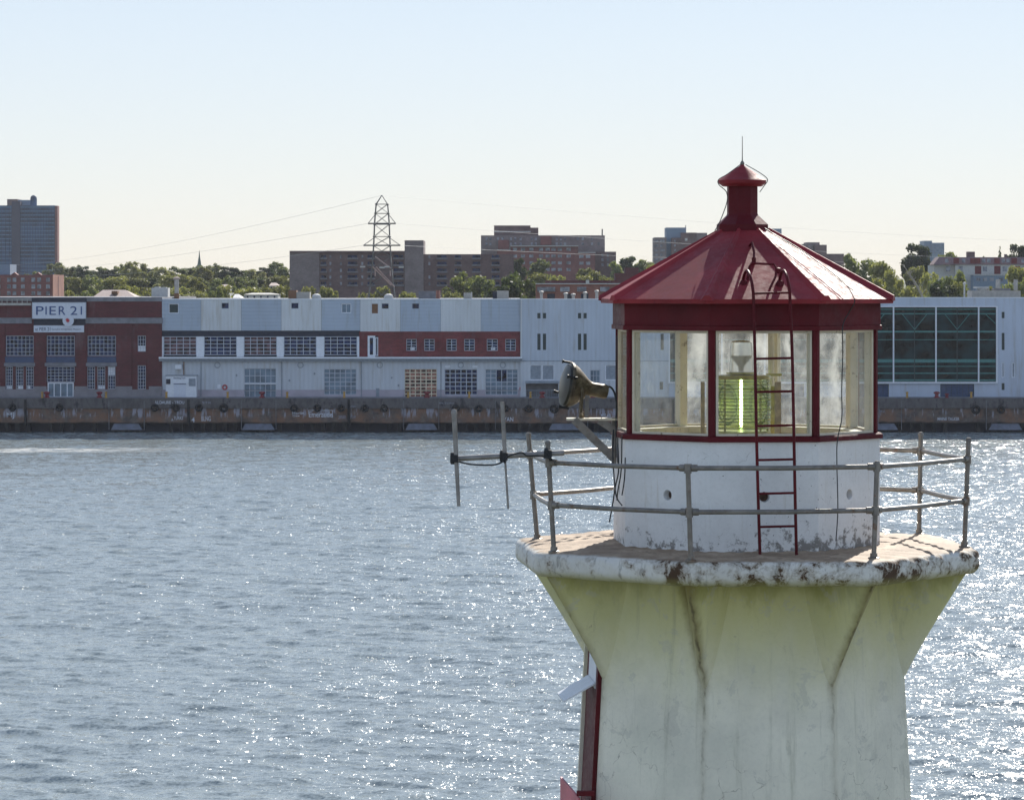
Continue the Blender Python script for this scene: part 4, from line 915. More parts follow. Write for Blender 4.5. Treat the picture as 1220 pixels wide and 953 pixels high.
for px in (259, 358, 452.5, 549, 599):
    c_ = P(px, 435, YF - .05); b.torus(c_, .38, .05, (0, 1, 0), 16, 6)
b.build('hose_ring', 'canopy_grey', sh)
for px in (533, 566): MB().pbox(px - 3, px + 3, 435.5, 438, YF, .1, .05).build('lamp_housing', 'white_paint', sh)
MB().pbox(209.2, 217, 434.3, 439.5, YF, .1, .7).build('air_conditioner', 'white_paint', sh)
b = MB(); b.tube([P(219, 431, YF - .15), P(219, 447, YF - .15)], .08, 6); b.build('drain_pipe', 'brown_panel', sh)
for px in (239.5, 335.6, 430.5, 525.3): MB().tube([P(px, 431, YF - .12), P(px, 473.8, YF - .12)], .06, 6).build('downpipe', 'canopy_grey', sh)
for px, py in ((281, 446), (344, 452), (374, 444), (466, 449), (474, 458)): MB().pbox(px, px + 1.6, py, py + 2.2, YF, .1, .16).build('junction_box', 'canopy_grey', sh)
MB().pbox(448, 452, 462.5, 473.5, YF, .1, .10).build('side_door', 'canopy_grey', sh)
MB().pbox(259, 263, 458, 463, YF, .1, .10).build('notice_board', 'white_paint', sh)
bt = thing('entrance_booth', 'small white boxed entrance with double doors at the left end of the long shed', 'booth', P(215, 474, YF - 1.6))
MB().pbox(197.6, 234, 448, 474.2, YF - 1.6, 1.5, 0).build('wall', 'white_paint', bt)
MB().pbox(197, 234.6, 447, 448, YF - 1.65, 1.6, .05).build('roof', 'canopy_grey', bt)
for a_, c_ in ((207.4, 214.1), (214.4, 221.3)): MB().pbox(a_, c_, 457.6, 474, YF - 1.6, .05, .05).build('door', 'sign_white', bt)
MB().pbox(207, 221.8, 456.9, 457.6, YF - 1.6, .05, .12).build('door_hood', 'blue_spandrel', bt)
MB().pbox(224.9, 233, 451, 460, YF - 1.6, .05, .04).build('louvre', 'canopy_grey', bt)
MB().pbox(198, 203, 451.5, 457.5, YF - 1.6, .05, .10).build('notice_board', 'dark_recess', bt)
text_mesh('Receiving Dock', 207, 221, 449.2, 452, YF - 1.61, 'lettering', 'blue_spandrel', bt, depth=.02)
b = MB(); b.torus(P(267.8, 461.4, YF - .12), .30, .09, (0, 1, 0), 20, 8); tag(b.build('lifebuoy', 'sign_red'), 'red and white lifebuoy ring on the lower shed wall left of the tall pale window', 'lifebuoy')
b = MB(); b.torus(P(622, 463, YF - .12), .28, .09, (0, 1, 0), 20, 8); tag(b.build('lifebuoy', 'sign_red'), 'red lifebuoy ring at the right end of the long shed, beside the loading doors', 'lifebuoy')

# --- port building with the glass hall
pt = thing('port_building', 'pale blue metal-clad port building with slit windows and a tall teal glass hall', 'building', (X(900, YF), YF, 4.8))
slits = []
for px in (640.2, 646.8, 688.6, 695.2, 734, 740.6, 787): slits += [(px, px + 3.8, 373, 379.5), (px, px + 3.8, 397.6, 417)]
facade('wall', 'port_siding', pt, 620, 796.6, 357, 430, YF - .25, slits)
for h in slits: window(pt, *h, YF - .25, 1, 1, d=.15, fw=.03, frame='teal_dark', pane='teal_dark', name='slit_window')
LW2 = [(631, 645.3, 434.6, 453), (645.9, 660.4, 434.6, 453), (703, 715, 441, 474), (721, 735, 434.6, 453), (626.5, 665, 457, 474.4), (786, 790, 455, 464)]
facade('lower_wall', 'shed_siding', pt, 620, 796.6, 430.3, 474.4, YF - .25, LW2)
for h in LW2[:2] + [LW2[3]]: window(pt, *h, YF - .25, 1, 1, d=.15, fw=.12, frame='white_paint', pane='canopy_grey', name='loading_shutter', pname='panel')
window(pt, *LW2[2], YF - .25, 3, 5, pane='pane_light'); window(pt, *LW2[5], YF - .25, 1, 1, d=.15, fw=.03, frame='teal_dark', pane='teal_dark', name='slit_window')
b = MB(); b.pbox(626, 665.5, 453.8, 456.5, YF - .25, .1, .9); b.build('canopy', 'canopy_grey', pt)
b = MB(); b.pbox(626.5, 665, 457, 474.4, YF + .9, .1, 0); b.build('recess_wall', 'concrete_band', pt)
b = MB()
for px in range(627, 665, 3): b.pbox(px, px + .5, 465, 474.2, YF - .2, .05)
b.pbox(626.5, 665, 464.5, 465.3, YF - .2, .05); b.build('fence_rail', 'canopy_grey', pt)
b = MB(); b.pbox(620.4, 796.6, 429.6, 430.6, YF - .25, .1, .05); b.build('seam', 'canopy_grey', pt)
b = MB(); b.pbox(620, 622, 357, 430, YF - .25, .1, .03); b.build('corner_trim', 'pale_siding', pt)
XR = 1290
sl2 = [(1193.4, 1196.8, 371.7, 379.3), (1193.4, 1196.8, 396.7, 417), (1193.4, 1196.8, 432, 450), (1205.4, 1209.4, 432, 450), (1193.4, 1196.8, 456.5, 464.6)]
gd = [(1120.3, 1160.7, 457.5, 473.4), (1018, 1059, 457.5, 473.4), (918, 958, 457.5, 473.4)]
facade('wall', 'port_right', pt, 796.6, XR, 355, 474.4, YF - .3, sl2 + gd + [(797.4, 1187.4, 366, 455)], .3)
for i, h in enumerate(sl2): window(pt, *h, YF - .3, 1, 1, d=.15, fw=.12 if i in (2, 3) else .03, frame='white_paint' if i in (2, 3) else 'teal_dark', pane='canopy_grey' if i in (2, 3) else 'teal_dark', name='slit_window')
for h in gd: window(pt, *h, YF - .3, 6, 1, d=.2, fw=.10, bar=.05, frame='teal_dark', pane='blue_spandrel', name='glass_door'); 
b = MB()
for h in gd: b.pbox(h[0] - 1, h[1] + 1, 473.5, 474.4, YF - .3, .1, .3)
b.build('door_step', 'white_paint', pt)
edges = [797.4, 809, 860, 911, 962, 1013, 1064.4, 1115, 1165.8, 1187.4]
for i in range(len(edges) - 1):
    a_, c_ = edges[i], edges[i + 1]
    g = MB(); g.pbox(a_ + .6, c_ - .6, 366.4, 454.6, YF + .02, .05, 0); bay = g.build('glass_bay', 'pane_teal', pt)
    b = MB()
    for y0, y1, q in ((368, 369.2, 0), (373.2, 374.6, 0), (394.2, 396.2, 0), (404.4, 405.2, 0), (428, 432, 0), (436, 437, 0), (444, 445.4, 0), (452, 454, 0)):
        j0 = random.uniform(0, 4); b.pbox(a_ + .8 + (j0 if q else 0), c_ - .8, y0, y1, YF - .02, .03, 0)
    b.build('floor_band', 'teal', bay)
    b = MB(); mx = (a_ + c_) / 2 if c_ - a_ > 40 else c_ + 4
    if c_ - a_ > 40:
        b.pbox(mx - .5, mx + .5, 366.4, 454.6, YF - .05, .06, 0); b.build('mullion', 'teal_dark', bay); b = MB()
        for s_ in (-1, 1): b.tube([P(mx + s_ * 15, 374, YF - .08), P(mx, 392.5, YF - .08)], .06, 4)
        b.build('brace', 'teal', bay)
    elif a_ > 1100:
        b.tube([P(a_ + 8, 374, YF - .08), P(c_ - 1, 386, YF - .08)], .06, 4); b.build('brace', 'teal', bay)
for e in edges: MB().pbox(e - .8, e + .8, 366, 455, YF - .1, .15, .28).build('fin', 'white_paint', pt)
b = MB(); b.pbox(796, 1188.4, 364.8, 366, YF - .3, .2, .12); b.pbox(796, 1188.4, 455, 456.8, YF - .3, .2, .35); b.build('glass_frame', 'white_paint', pt)
b = MB(); b.box(X(620.2, YF), X(796.6, YF), YF + 1.0, YF + 55, 4.8, Z(357.6, YF)); b.box(X(796.6, YF), X(XR, YF), YF + .08, YF + 55, 4.8, Z(355.6, YF)); b.build('body', 'roof_grey', pt)
b = MB(); b.pbox(620, 796.6, 356, 357, YF - .25, 1.4, .05); b.pbox(796.6, XR, 354.2, 355.2, YF - .3, .5, .05); b.build('roof_edge', 'white_paint', pt)
# continuation of the port beyond the frame edge is left out: nothing of it shows

# ------------------------------------------------------------------ quay
YQ = 459.0
qm, n = material('stained_quay_concrete'); x = n.xyz()
c = n.mix(n.ramp(n.noise(.9, 7, .7), .3, .7), (.065, .054, .048), (.19, .15, .13))
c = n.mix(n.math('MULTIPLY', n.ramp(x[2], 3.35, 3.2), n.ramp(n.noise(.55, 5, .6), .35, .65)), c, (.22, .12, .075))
wh = n.noise(1.5, 5, .65, sc3=(1, 1, .16)); zn = n.math('ADD', x[2], n.math('MULTIPLY', n.noise(1.1, 3, .6, sc3=(1, 1, .01)), 1.8))
wm = n.math('MULTIPLY', n.ramp(wh, .52, .60), n.math('MULTIPLY', n.ramp(x[2], 3.38, 3.30), n.ramp(zn, 2.75, 3.5)))
c = n.mix(n.math('MULTIPLY', wm, .85), c, (.36, .36, .42))
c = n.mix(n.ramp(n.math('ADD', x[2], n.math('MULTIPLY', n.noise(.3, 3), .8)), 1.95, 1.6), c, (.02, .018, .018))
n.l.new(c, n.b.inputs['Base Color']); n.b.inputs['Roughness'].default_value = .9
n.l.new(n.bump(n.noise(3, 6, .7), .5, .1), n.b.inputs['Normal']); M['quay'] = qm
qy = thing('quay_wall', 'dark stained concrete quay wall with rust and white streaks above the waterline', 'quay wall', (0, YQ, 0))
b = MB(); b.box(-420, 420, YQ - .25, YQ + 5, 3.38, 4.80); b.build('cap_beam', plain('cap_concrete', (.125, .115, .115), .85, var=.45, vscale=.8, stretch=(1, 1, .5), dark=(.03, .028, .03), dark_amt=.5, dscale=.8), qy)
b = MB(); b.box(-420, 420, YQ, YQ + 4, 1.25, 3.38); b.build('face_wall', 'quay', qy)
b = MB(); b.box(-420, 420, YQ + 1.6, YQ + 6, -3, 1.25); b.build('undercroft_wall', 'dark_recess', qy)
b = MB()
for px in range(-150, 1400, 13):
    if random.random() < .85: b.box(X(px, YQ), X(px, YQ) + .5, YQ + .15, YQ + .6, -3, 1.25)
b.build('pile', 'rubber', qy)
b = MB()
for px, w_ in ((29, 2.6), (223, 3), (414, 3), (800, 3), (986, 3)): b.pbox(px, px + w_, 476, 507, YQ - .25, .3, .12)
b.build('fender_strip', 'rubber', qy)
b = MB()
for px in (129.5, 171.5, 287.5, 328.5, 480.5, 522.5, 590, 1046, 1074, 1175, 700, 760, 860, 930): b.pbox(px, px + .5, 477, 512, YQ - .25, .3, .03)
b.build('joint', 'concrete_band', qy)
b = MB(); b.add([(-430, YQ - .2, 4.81), (430, YQ - .2, 4.81), (430, 464.3, 4.81), (-430, 464.3, 4.81)], [(0, 1, 2, 3)]); tag(b.build('quay_pavement', 'concrete_band'), kind='structure')
blk = {132: (169.5, 'pale block at the waterline below the left end of the brick hall'), 288: (327.6, 'pale sloped block at the waterline below the tall two-part shed window'), 483: (521, 'bluish sloped block at the waterline below the orange-filled shed window'), 654: (700, 'dim sloped block at the waterline beneath the floodlight'), 1040: (1070, 'pale sloped block at the waterline just right of the lantern'), 1178: (1218, 'pale sloped block at the waterline at the right picture edge')}
for a_, (c_, lb) in blk.items():
    b = MB(); y0, y1 = (504.6, 512.2)
    f0 = [P(a_, y1, YQ - .1), P(c_, y1, YQ - .1), P(c_ - 4.5, y0, YQ + .1), P(a_ + 4, y0, YQ + .1)]
    b.add(f0 + [p + Vector((0, 1.2, 0)) for p in f0], [(0, 1, 2, 3), (7, 6, 5, 4), (0, 4, 5, 1), (1, 5, 6, 2), (2, 6, 7, 3), (3, 7, 4, 0)])
    tag(b.build('waterline_block', 'block'), lb, 'block', 'sloped blocks along the quay foot')
tyres = [(14.7, 'just above the painted MJ'), (71, 'below the glass door of the brick hall'), (184.4, 'under the long white graffiti, left one'), (209.6, 'below the white entrance booth'), (237, 'just right of the dark fender strip under the booth'), (266.4, 'below the wall lifebuoy of the shed, larger than its neighbours'), (350.5, 'right of the orange post, left of the framed scribbles'), (378, 'above the framed white scribbles'), (406.5, 'just left of the rusty fender strip below the wide shed window'), (434.8, 'just right of the rusty fender strip below the wide shed window'), (457.3, 'left of the block below the orange-filled window'), (542.8, 'behind the tip of the left antenna element'), (570.5, 'between the two antenna elements'), (601.5, 'behind the tip of the right antenna element'), (630, 'right of the painted RYAN'), (660.3, 'left of the floodlight, larger than its neighbours'), (1162.6, 'right of the lantern, left one of two'), (1192.8, 'at the right picture edge, right one of two')]
first = None
for px, lb in tyres:
    yy_ = 485.5 + (px - 15) * .0022
    if first is None:
        first = MB().torus((0, 0, 0), .38, .17, (0, 1, 0), 24, 10).build('tyre_fender', 'rubber', smooth=True); o = first
        hub = MB().tube([(0, -.02, .5), (0, .1, 1.0)], .03, 5).build('hanging_chain', 'rubber', first)
    else: o = copy_tree(first)
    o.location = P(px, yy_, YQ - .45); s_ = 1.18 if px in (266.4, 660.3, 1162.6) else 1.0; o.scale = (s_, s_, s_)
    tag(o, 'black tyre fender ' + lb, 'tyre', 'tyre fenders on the quay wall')
post0 = None
for px, lb in ((50, 'left of the brick hall glass door'), (126, 'below the right half of the brick hall'), (198, 'below the left corner of the entrance booth'), (271, 'right of the larger tyre below the lifebuoy'), (342, 'right of the tall two-part shed window'), (410, 'below the wide shed window with pale panes'), (486, 'below the left corner of the orange-filled window'), (559, 'below the dark six-by-six shed window'), (632, 'below the loading shutters'), (704, 'just right of the floodlight'), (1081, 'right of the lantern, below the first full glass bay'), (1157.5, 'below the right end of the glass hall door')):
    if post0 is None:
        post0 = MB().lathe((0, 0, 0), [(.22, 0), (.22, .1), (.15, .12), (.15, .65), (.2, .7), (.2, .8), (.08, .86)], 12).build('mooring_post', 'yellow', smooth=True); o = post0
    else: o = post0.copy(); C.objects.link(o)
    o.location = P(px, 480.2, YQ - .1); o.location.y = YQ - .02; o.location.z = 4.812 if False else 4.25
    MBx = None
    o.location = (X(px, YQ), YQ - .5 + .8, 4.811)
    tag(o, 'yellow-orange mooring post ' + lb, 'bollard', 'yellow posts along the quay edge')
red0 = None
for px, lb in ((55.5, 'in front of the brick hall glass door'), (118, 'below the brick hall triple windows'), (312, 'in front of the tall two-part shed window'), (508.5, 'in front of the orange-filled shed window'), (646, 'in front of the loading shutters'), (706, 'just right of the floodlight'), (719, 'against the lantern left edge'), (1116.5, 'in front of the glass hall, left of its door'), (1128.5, 'in front of the glass hall door, the smaller dim one')):
    if red0 is None:
        red0 = MB().lathe((0, 0, 0), [(.42, 0), (.42, .12), (.26, .2), (.24, .5), (.44, .62), (.44, .78), (.2, .88)], 14).build('mooring_bollard', 'bollard_red', smooth=True); o = red0
    else: o = red0.copy(); C.objects.link(o)
    o.location = (X(px, YQ), YQ + .4, 4.811); s_ = .7 if px == 1128.5 else 1; o.scale = (s_,) * 3
    tag(o, 'squat red bollard ' + lb, 'bollard', 'red bollards along the quay edge')
for s_, x0, x1, y0, y1, m_ in (('MJ', 8, 17, 491.5, 499, 'graffiti'), ('ALOAURE - TROU', 184, 219.5, 477.5, 481.2, 'graffiti'), ('TURKS', 207, 218, 496, 500, 'graffiti'), ('A', 204, 206.5, 498.5, 501.5, 'graffiti'), ('4', 228, 232, 497, 503, 'graffiti'), ('BLNG', 240, 251, 495.8, 501.5, 'graffiti'), ('STR', 241, 252, 478.5, 481, 'graffiti_dim'), ('Marlin', 348, 362, 490.5, 493.5, 'graffiti'), ('Crew', 348.5, 357, 493.8, 496.4, 'graffiti'), ('Emeraude', 368, 396, 490.5, 497, 'graffiti'), ('2000', 403, 412, 495, 499, 'graffiti_dim'), ('Love', 416, 424, 482, 485.5, 'graffiti_dim'), ('JOE', 417, 424, 495, 499, 'graffiti_dim'), ('VICTORY', 523, 541, 479.2, 481.6, 'graffiti_dim'), ('RYAN', 597, 611.5, 496.8, 502, 'graffiti'), ('MYLAR', 716, 728, 493, 497, 'graffiti'), ('MAINE TALKER', 1117, 1143, 497.2, 500.8, 'graffiti'), ('MUL', 1048, 1055, 488.5, 491.5, 'graffiti_dim')):
    top = y1 < 486.5
    o = text_mesh(s_, x0, x1, y0, y1, YQ - (.262 if top else .012), 'graffiti', m_, qy, depth=.012, bold=.01)
b = MB()
for q in ((367, 488.6, 396.5, 489.2), (395.8, 489.2, 396.5, 497.6), (367, 489.2, 367.6, 493)): b.pbox(q[0], q[2], q[1], q[3], YQ - .012, .01)
b.build('graffiti', 'graffiti', qy)

# ------------------------------------------------------------------ rooftop items
def boxy(name, label, cat, boxes, Y, mats, extra=None):
    t = thing(name, label, cat, P(boxes[0][0], boxes[0][3], Y))
    for i, (x0, x1, y0, y1, d, nm) in enumerate(boxes): MB().pbox(x0, x1, y0, y1, Y, d, 0).build(nm, mats[i % len(mats)], t)
    return t
YR = 480
boxy('rooftop_unit', 'white rooftop ventilation box at the joint of brick hall and shed', 'rooftop unit', [(180.5, 200, 343, 357, 3, 'casing'), (184, 190, 341.8, 343, 1.5, 'lid'), (192, 198, 342.2, 343, 1.5, 'lid')], YR, ['far_white'])
t = thing('rooftop_chimney', 'slim pale chimney with a flared cap and dark foot on the shed roof', 'chimney', P(210.5, 357, YR)); MB().tube([P(210.5, 350, YR), P(210.5, 333, YR)], .34, 10).build('stack', 'hvac', t); MB().lathe(P(210.5, 333, YR), [(.4, 0), (.55, .1), (.5, .25), (.1, .4)], 12).build('cap', 'pink_roof', t); MB().tube([P(210.5, 357, YR), P(210.5, 349.5, YR)], .38, 10).build('foot', 'brown_panel', t)
for lb, boxes, mats in (
    ('dark and tan rooftop unit above the shed left of the slab block windows', [(343.5, 353, 346, 357, 3, 'casing'), (353.2, 369, 348, 357, 3, 'casing')], ['brown_panel', 'hvac']),
    ('low dark rooftop box with an orange end, on the shed roof below the stair tower', [(498.5, 519, 347, 357, 4, 'casing'), (519.5, 524, 346, 357, 2, 'end_panel')], ['concrete_band', 'brick_orange_lit']),
    ('small tan rooftop box on the shed roof just right of the orange-ended box', [(552.5, 561, 349, 357, 3, 'casing'), (561.2, 562.5, 348, 357, 1, 'post')], ['hvac', 'far_white']),
    ('dark-fronted rooftop unit with tan louvred body left of the brick rowhouse', [(587, 592, 347.5, 357, 3, 'casing'), (592.2, 606, 346.5, 357, 3, 'casing')], ['dark_recess', 'hvac'])):
    boxy('rooftop_unit', lb, 'rooftop unit', boxes, YR, mats)
for px, lb in ((377, 'white low vent dome on the shed roof right of the dark and tan unit'), (463, 'white low vent dome on the shed roof below the pylon'),):
    b = MB(); b.lathe(P(px, 357, YR), [(.7, 0), (.7, .35), (.55, .7), (.2, .85)], 14); tag(b.build('vent_dome', 'far_white', smooth=True), lb, 'roof vent')
for px, h, lb in ((645, 8, 'thin pale pipe on the port roof, left end'), (674, 6, 'short pale vent pipe on the port roof'), (683, 5, 'shortest orange vent pipe on the port roof'), (697, 7, 'white hooked vent on the port roof'), (711, 9, 'tan vent pipe nearest the lantern roof')):
    b = MB(); b.tube([P(px, 357, YR), P(px, 357 - h, YR)], .22, 8); b.lathe(P(px, 357 - h, YR), [(.35, 0), (.35, .2), (.1, .3)], 8); tag(b.build('vent_pipe', 'hvac'), lb, 'roof vent')
rp = thing('rooftop_plant', 'pale grey rooftop plant with tank and louvres on the port roof, far right', 'rooftop unit', P(1185, 355, YR))
MB().pbox(1158, 1216, 346.5, 356, YR, 5, 0).build('casing', 'hvac', rp); MB().pbox(1163, 1178, 341.6, 343.6, YR + 1, 3, 0).build('lid', 'far_white', rp); MB().lathe(P(1171, 346.6, YR + 1.5), [(.8, 0), (.8, .4), (.5, .6)], 12).build('tank', 'hvac', rp)
b = MB()
for px in (1163, 1168, 1173, 1178): b.pbox(px, px + .6, 343.6, 346.5, YR + 1, .2)
b.build('leg', 'hvac', rp); MB().pbox(1184, 1204, 343.5, 346.3, YR + 1, 2, 0).build('duct', 'concrete_band', rp)
b = MB(); b.tube([P(1189, 343.6, YR), P(1189, 333, YR)], .35, 8); b.tube([P(1210, 346, YR), P(1210, 333, YR)], .3, 8); b.build('stack', 'hvac', rp)
b = MB(); b.tube([P(1149, 356, YR), P(1149, 339, YR)], .13, 6); b.lathe(P(1149, 339, YR), [(.2, 0), (.2, .3), (0, .4)], 6); tag(b.build('roof_mast', 'far_white'), 'thin white mast on the port roof left of the rooftop plant', 'mast')

# ------------------------------------------------------------------ far buildings
def block(t, name, mat, x0, x1, y0, Y, depth=18, ybot=None):
    zb_ = gz(Y) - 1 if ybot is None else Z(ybot, Y)
    return MB().box(X(x0, Y), X(x1, Y), Y, Y + depth, zb_, Z(y0, Y)).build(name, mat, t)
def wins(t, xs, ys, w_, h_, Y, mat='far_pane', name='window', out=.06, skip=0):
    for y in ys:
        for x in xs:
            if random.random() < skip: continue
            MB().pbox(x, x + w_, y, y + h_, Y, .02, out).build(name, mat, t)
ar = np.arange
# glass tower
Yt = 1500
gt = thing('glass_tower', 'tall blue-grey glass office tower with a round-topped roof plant, far left', 'tower', (X(30, Yt), Yt, gz(Yt)))
block(gt, 'body', 'tower_glass', -60, 65.5, 245, Yt, 10); block(gt, 'brick_edge', 'brick_far', 65.6, 68.5, 245.3, Yt - .3, 6); block(gt, 'brick_shaft', plain('tower_shaft', (.05, .055, .09), .6), 14, 24, 240, Yt - .6, 9)
for i in range(19):
    y = 246.5 + i * 4.7; b = MB(); b.pbox(-60, 13.5, y, y + 1.1, Yt, .1, .25); b.pbox(24.5, 65, y, y + 1.1, Yt, .1, .25); b.build('floor_band', 'tower_band', gt)
b = MB()
for px in list(ar(-58, 13, 4.6)) + list(ar(26, 65, 3.2)): b.pbox(px, px + .35, 246, 330, Yt, .1, .4)
b.build('mullion', plain('tower_mullion', (.06, .09, .15), .6), gt)
MB().pbox(8.5, 21, 237.5, 245, Yt + 4, 20, 0).build('plant_room', 'brick_brown', gt); MB().pbox(21, 36, 238.5, 245, Yt + 5, 15, 0).build('plant_room', 'far_blue', gt)
b = MB(); b.lathe(P(40, 237.5, Yt + 3), [(1.5, -0.2), (1.55, 0), (1.45, .8), (1.1, 1.4), (.5, 1.75), (0.05, 1.8)], 14); b.tube([P(40, 245, Yt + 3), P(40, 237.4, Yt + 3)], 1.55, 12); b.build('round_plant', 'tower_glass', gt)
# red brick low block at the left
Yb = 620
rb_ = thing('brick_apartments', 'low red brick apartment block with gables at the foot of the glass tower', 'building', (X(35, Yb), Yb, gz(Yb)))
block(rb_, 'body', 'brick_far', -40, 62, 327.5, Yb, 14); MB().box(X(62, Yb), X(62, Yb) + .15, Yb + .1, Yb + 15.5, gz(Yb) - 1, Z(327.3, Yb)).build('end_wall', 'brick_orange_lit', rb_)  # end wall: sunlight on this side painted in as brighter orange brick
for px in (17, 45, -10): 
    b = MB(); f0 = [P(px - 4, 327.5, Yb - .02), P(px + 4, 327.5, Yb - .02), P(px, 324.6, Yb - .02)]; b.add(f0 + [p + Vector((0, 2, 0)) for p in f0], [(0, 1, 2), (5, 4, 3), (0, 3, 4, 1), (1, 4, 5, 2), (2, 5, 3, 0)]); b.build('gable', 'brick_far', rb_)
for y in (331, 339, 347): wins(rb_, (-4, 8.5, 15, 25, 37.5, 44.5, 55), (y,), 4.4, 5, Yb)
MB().pbox(-40, 12, 315, 328, Yb + 3, 8, 0).build('stair_tower', 'far_blue', rb_)
MB().box(X(62, Yb) + .15, X(62, Yb) + .2, Yb + 7, Yb + 7.6, gz(Yb), Z(329, Yb)).build('joint', 'brick_dark', rb_)
# long slab block
Ys = 760
sb = thing('slab_block', 'long brown slab apartment block with balconies and a stair tower, behind the pylon', 'building', (X(480, Ys), Ys, gz(Ys)))
block(sb, 'end_wall', 'brick_grey', 345, 380.5, 299.6, Ys - .3, 16); block(sb, 'body', 'brick_brown', 380.5, 482, 301.5, Ys, 16); block(sb, 'stair_tower', 'brick_grey', 482, 504.6, 286.5, Ys - .5, 16); block(sb, 'wing', 'brick_brown', 504.6, 612, 303, Ys, 16)
for y in (304.5, 312.5, 320.5, 328.5, 336.5):
    for px, w_ in ((381.5, 8), (413.5, 13), (437, 10), (468, 13), (520, 13), (541, 9), (562, 11), (585, 11)):
        MB().pbox(px, px + w_, y + 2.8, y + 4.6, Ys - .6, .8, .0).build('balcony', 'concrete_band', sb)
        MB().pbox(px + 1, px + w_ - 1, y - .5, y + 2.6, Ys, .02, .06).build('balcony_door', 'pane', sb)
    wins(sb, (392.5, 405, 430.5, 487.8, 510.5), (y - .2,), 2.2, 3.8, Ys, skip=.1)
MB().pbox(345, 482, 299, 301.2, Ys - .6, 17, .02).build('parapet', 'brick_brown', sb)
# stepped complex on the hill
Yc = 950
sc_ = thing('stepped_block', 'stepped brown and red brick apartment complex with a rooftop penthouse, centre skyline', 'building', (X(650, Yc), Yc, gz(Yc)))
block(sc_, 'back_block', 'brick_grey', 573, 720.6, 280.6, Yc + 14, 20); block(sc_, 'penthouse', 'brick_brown', 588.6, 632, 268.8, Yc + 16, 14, 282); block(sc_, 'plant_room', 'brick_brown', 632, 641.4, 271.4, Yc + 18, 10, 282)
MB().pbox(588.4, 632.2, 275.6, 276.9, Yc + 16, .2, .1).build('parapet_line', 'far_white', sc_)
block(sc_, 'front_block', 'brick_far', 592, 689, 298, Yc, 14); block(sc_, 'front_upper_block', 'brick_far', 608.5, 688.8, 293.8, Yc + .3, 13, 298.2); block(sc_, 'right_wing', 'brick_far', 688.8, 709, 301.5, Yc - .4, 14); block(sc_, 'far_wing', 'brick_brown', 709, 734, 300, Yc + 8, 14)
MB().pbox(593.5, 606.5, 286, 297.5, Yc + 10, 3, 0).build('lift_tower', 'brick_far', sc_); MB().pbox(644, 657, 281.5, 292, Yc + 12, 2, .05).build('brick_bay', 'brick_far', sc_)
for q in ((608, 689, 292.8, 293.8), (592, 608, 297.4, 298.3), (688.8, 709.5, 300.6, 301.6)): MB().pbox(*q, Yc, .3, .6).build('coping', 'far_white', sc_)
wins(sc_, (578.5, 583, 592, 597.5, 607.5, 612.5, 619, 632.5, 637, 662, 667, 672, 687, 693, 704, 712), (283, 289), 2.6, 3.4, Yc + 14, skip=.12)
wins(sc_, (611, 620.5, 630.5, 642, 650, 657, 664.5, 675), (295.5, 303.5, 311.5, 319.5), 5, 3.6, Yc, skip=.05)
wins(sc_, (690, 698), (304, 312, 320), 5.2, 3.6, Yc - .4); wins(sc_, (716.5, 723), (302.5, 308, 314), 2.6, 3.4, Yc + 8)
b = MB(); b.tube([P(717.5, 281, Yc + 16), P(717.5, 273, Yc + 16)], .2, 5); b.build('mast', 'pylon', sc_)
# brick rowhouse in front
Yw = 600
rw = thing('brick_rowhouse', 'low orange brick rowhouse with white bay windows behind the port roof', 'building', (X(700, Yw), Yw, gz(Yw)))
block(rw, 'body', 'brick_orange_lit', 638.6, 765, 338.5, Yw, 10); MB().pbox(650, 765, 334.2, 338.6, Yw + .5, 9.5, .0).build('roof', 'brick_dark', rw); MB().pbox(638, 765, 337.6, 338.8, Yw, .4, .35).build('gutter', 'far_white', rw)
for px in (640, 650.5, 667.5, 687.5, 715, 740): MB().pbox(px, px + 11, 342, 347.5, Yw, .05, .5).build('bay_window', 'far_pane', rw)
for px in (652, 672, 692, 716, 738): MB().pbox(px, px + 9, 350, 357, Yw, .05, .1).build('porch_opening', 'dark_recess', rw)
MB().pbox(698, 702, 333.6, 338, Yw - .4, 1, 0).build('chimney', 'far_white', rw)
dh = thing('dark_brick_house', 'dark brick flat-roofed house above the rowhouse, left of the lantern roof', 'house', (X(745, 700), 700, gz(700)))
block(dh, 'body', 'brick_dark', 733, 757, 325.5, 700, 10); block(dh, 'upper_storey', 'brick_dark', 745, 761, 319, 703, 8)
# right-hand tower
Yg = 1150
rt = thing('stepped_tower', 'grey-blue stepped apartment tower behind the left slope of the lantern roof', 'tower', (X(810, Yg), Yg, gz(Yg)))
block(rt, 'left_wing', 'brick_grey', 779.7, 794, 283, Yg, 16); block(rt, 'core', 'far_blue', 793.6, 817.5, 271.3, Yg + 3, 12); block(rt, 'body', 'brick_brown', 800, 812, 283.4, Yg - .4, 16); block(rt, 'right_wing', 'brick_brown', 811.6, 830, 277.3, Yg - 1, 16); block(rt, 'end_wing', 'brick_grey', 830, 842.5, 277.6, Yg + 1, 16)
wins(rt, (781, 786.5), (286, 291.5, 297, 302.5, 308), 3, 2.6, Yg); b = MB()
for y in (285, 290.5, 296, 301.5, 307): b.pbox(779, 781, y + 2, y + 3.6, Yg - .5, 1, 0)
b.build('balcony', 'concrete_band', rt); MB().pbox(816, 819, 284, 287, Yg - 1, .05, .1).build('window', 'far_white', rt); MB().tube([P(817, 272, Yg + 4), P(817, 268.5, Yg + 4)], .15, 5).build('mast', 'pylon', rt)
wins(rt, (789.5, 803), (286, 291.5, 297), 2.2, 2.4, Yg - .45, skip=.3)
t = thing('grey_tower', 'small pale blue-grey block peeking out right of the roof vent foot', 'building', (X(924, 1500), 1500, gz(1500))); block(t, 'body', 'far_blue', 915, 931.2, 272.6, 1500, 20)
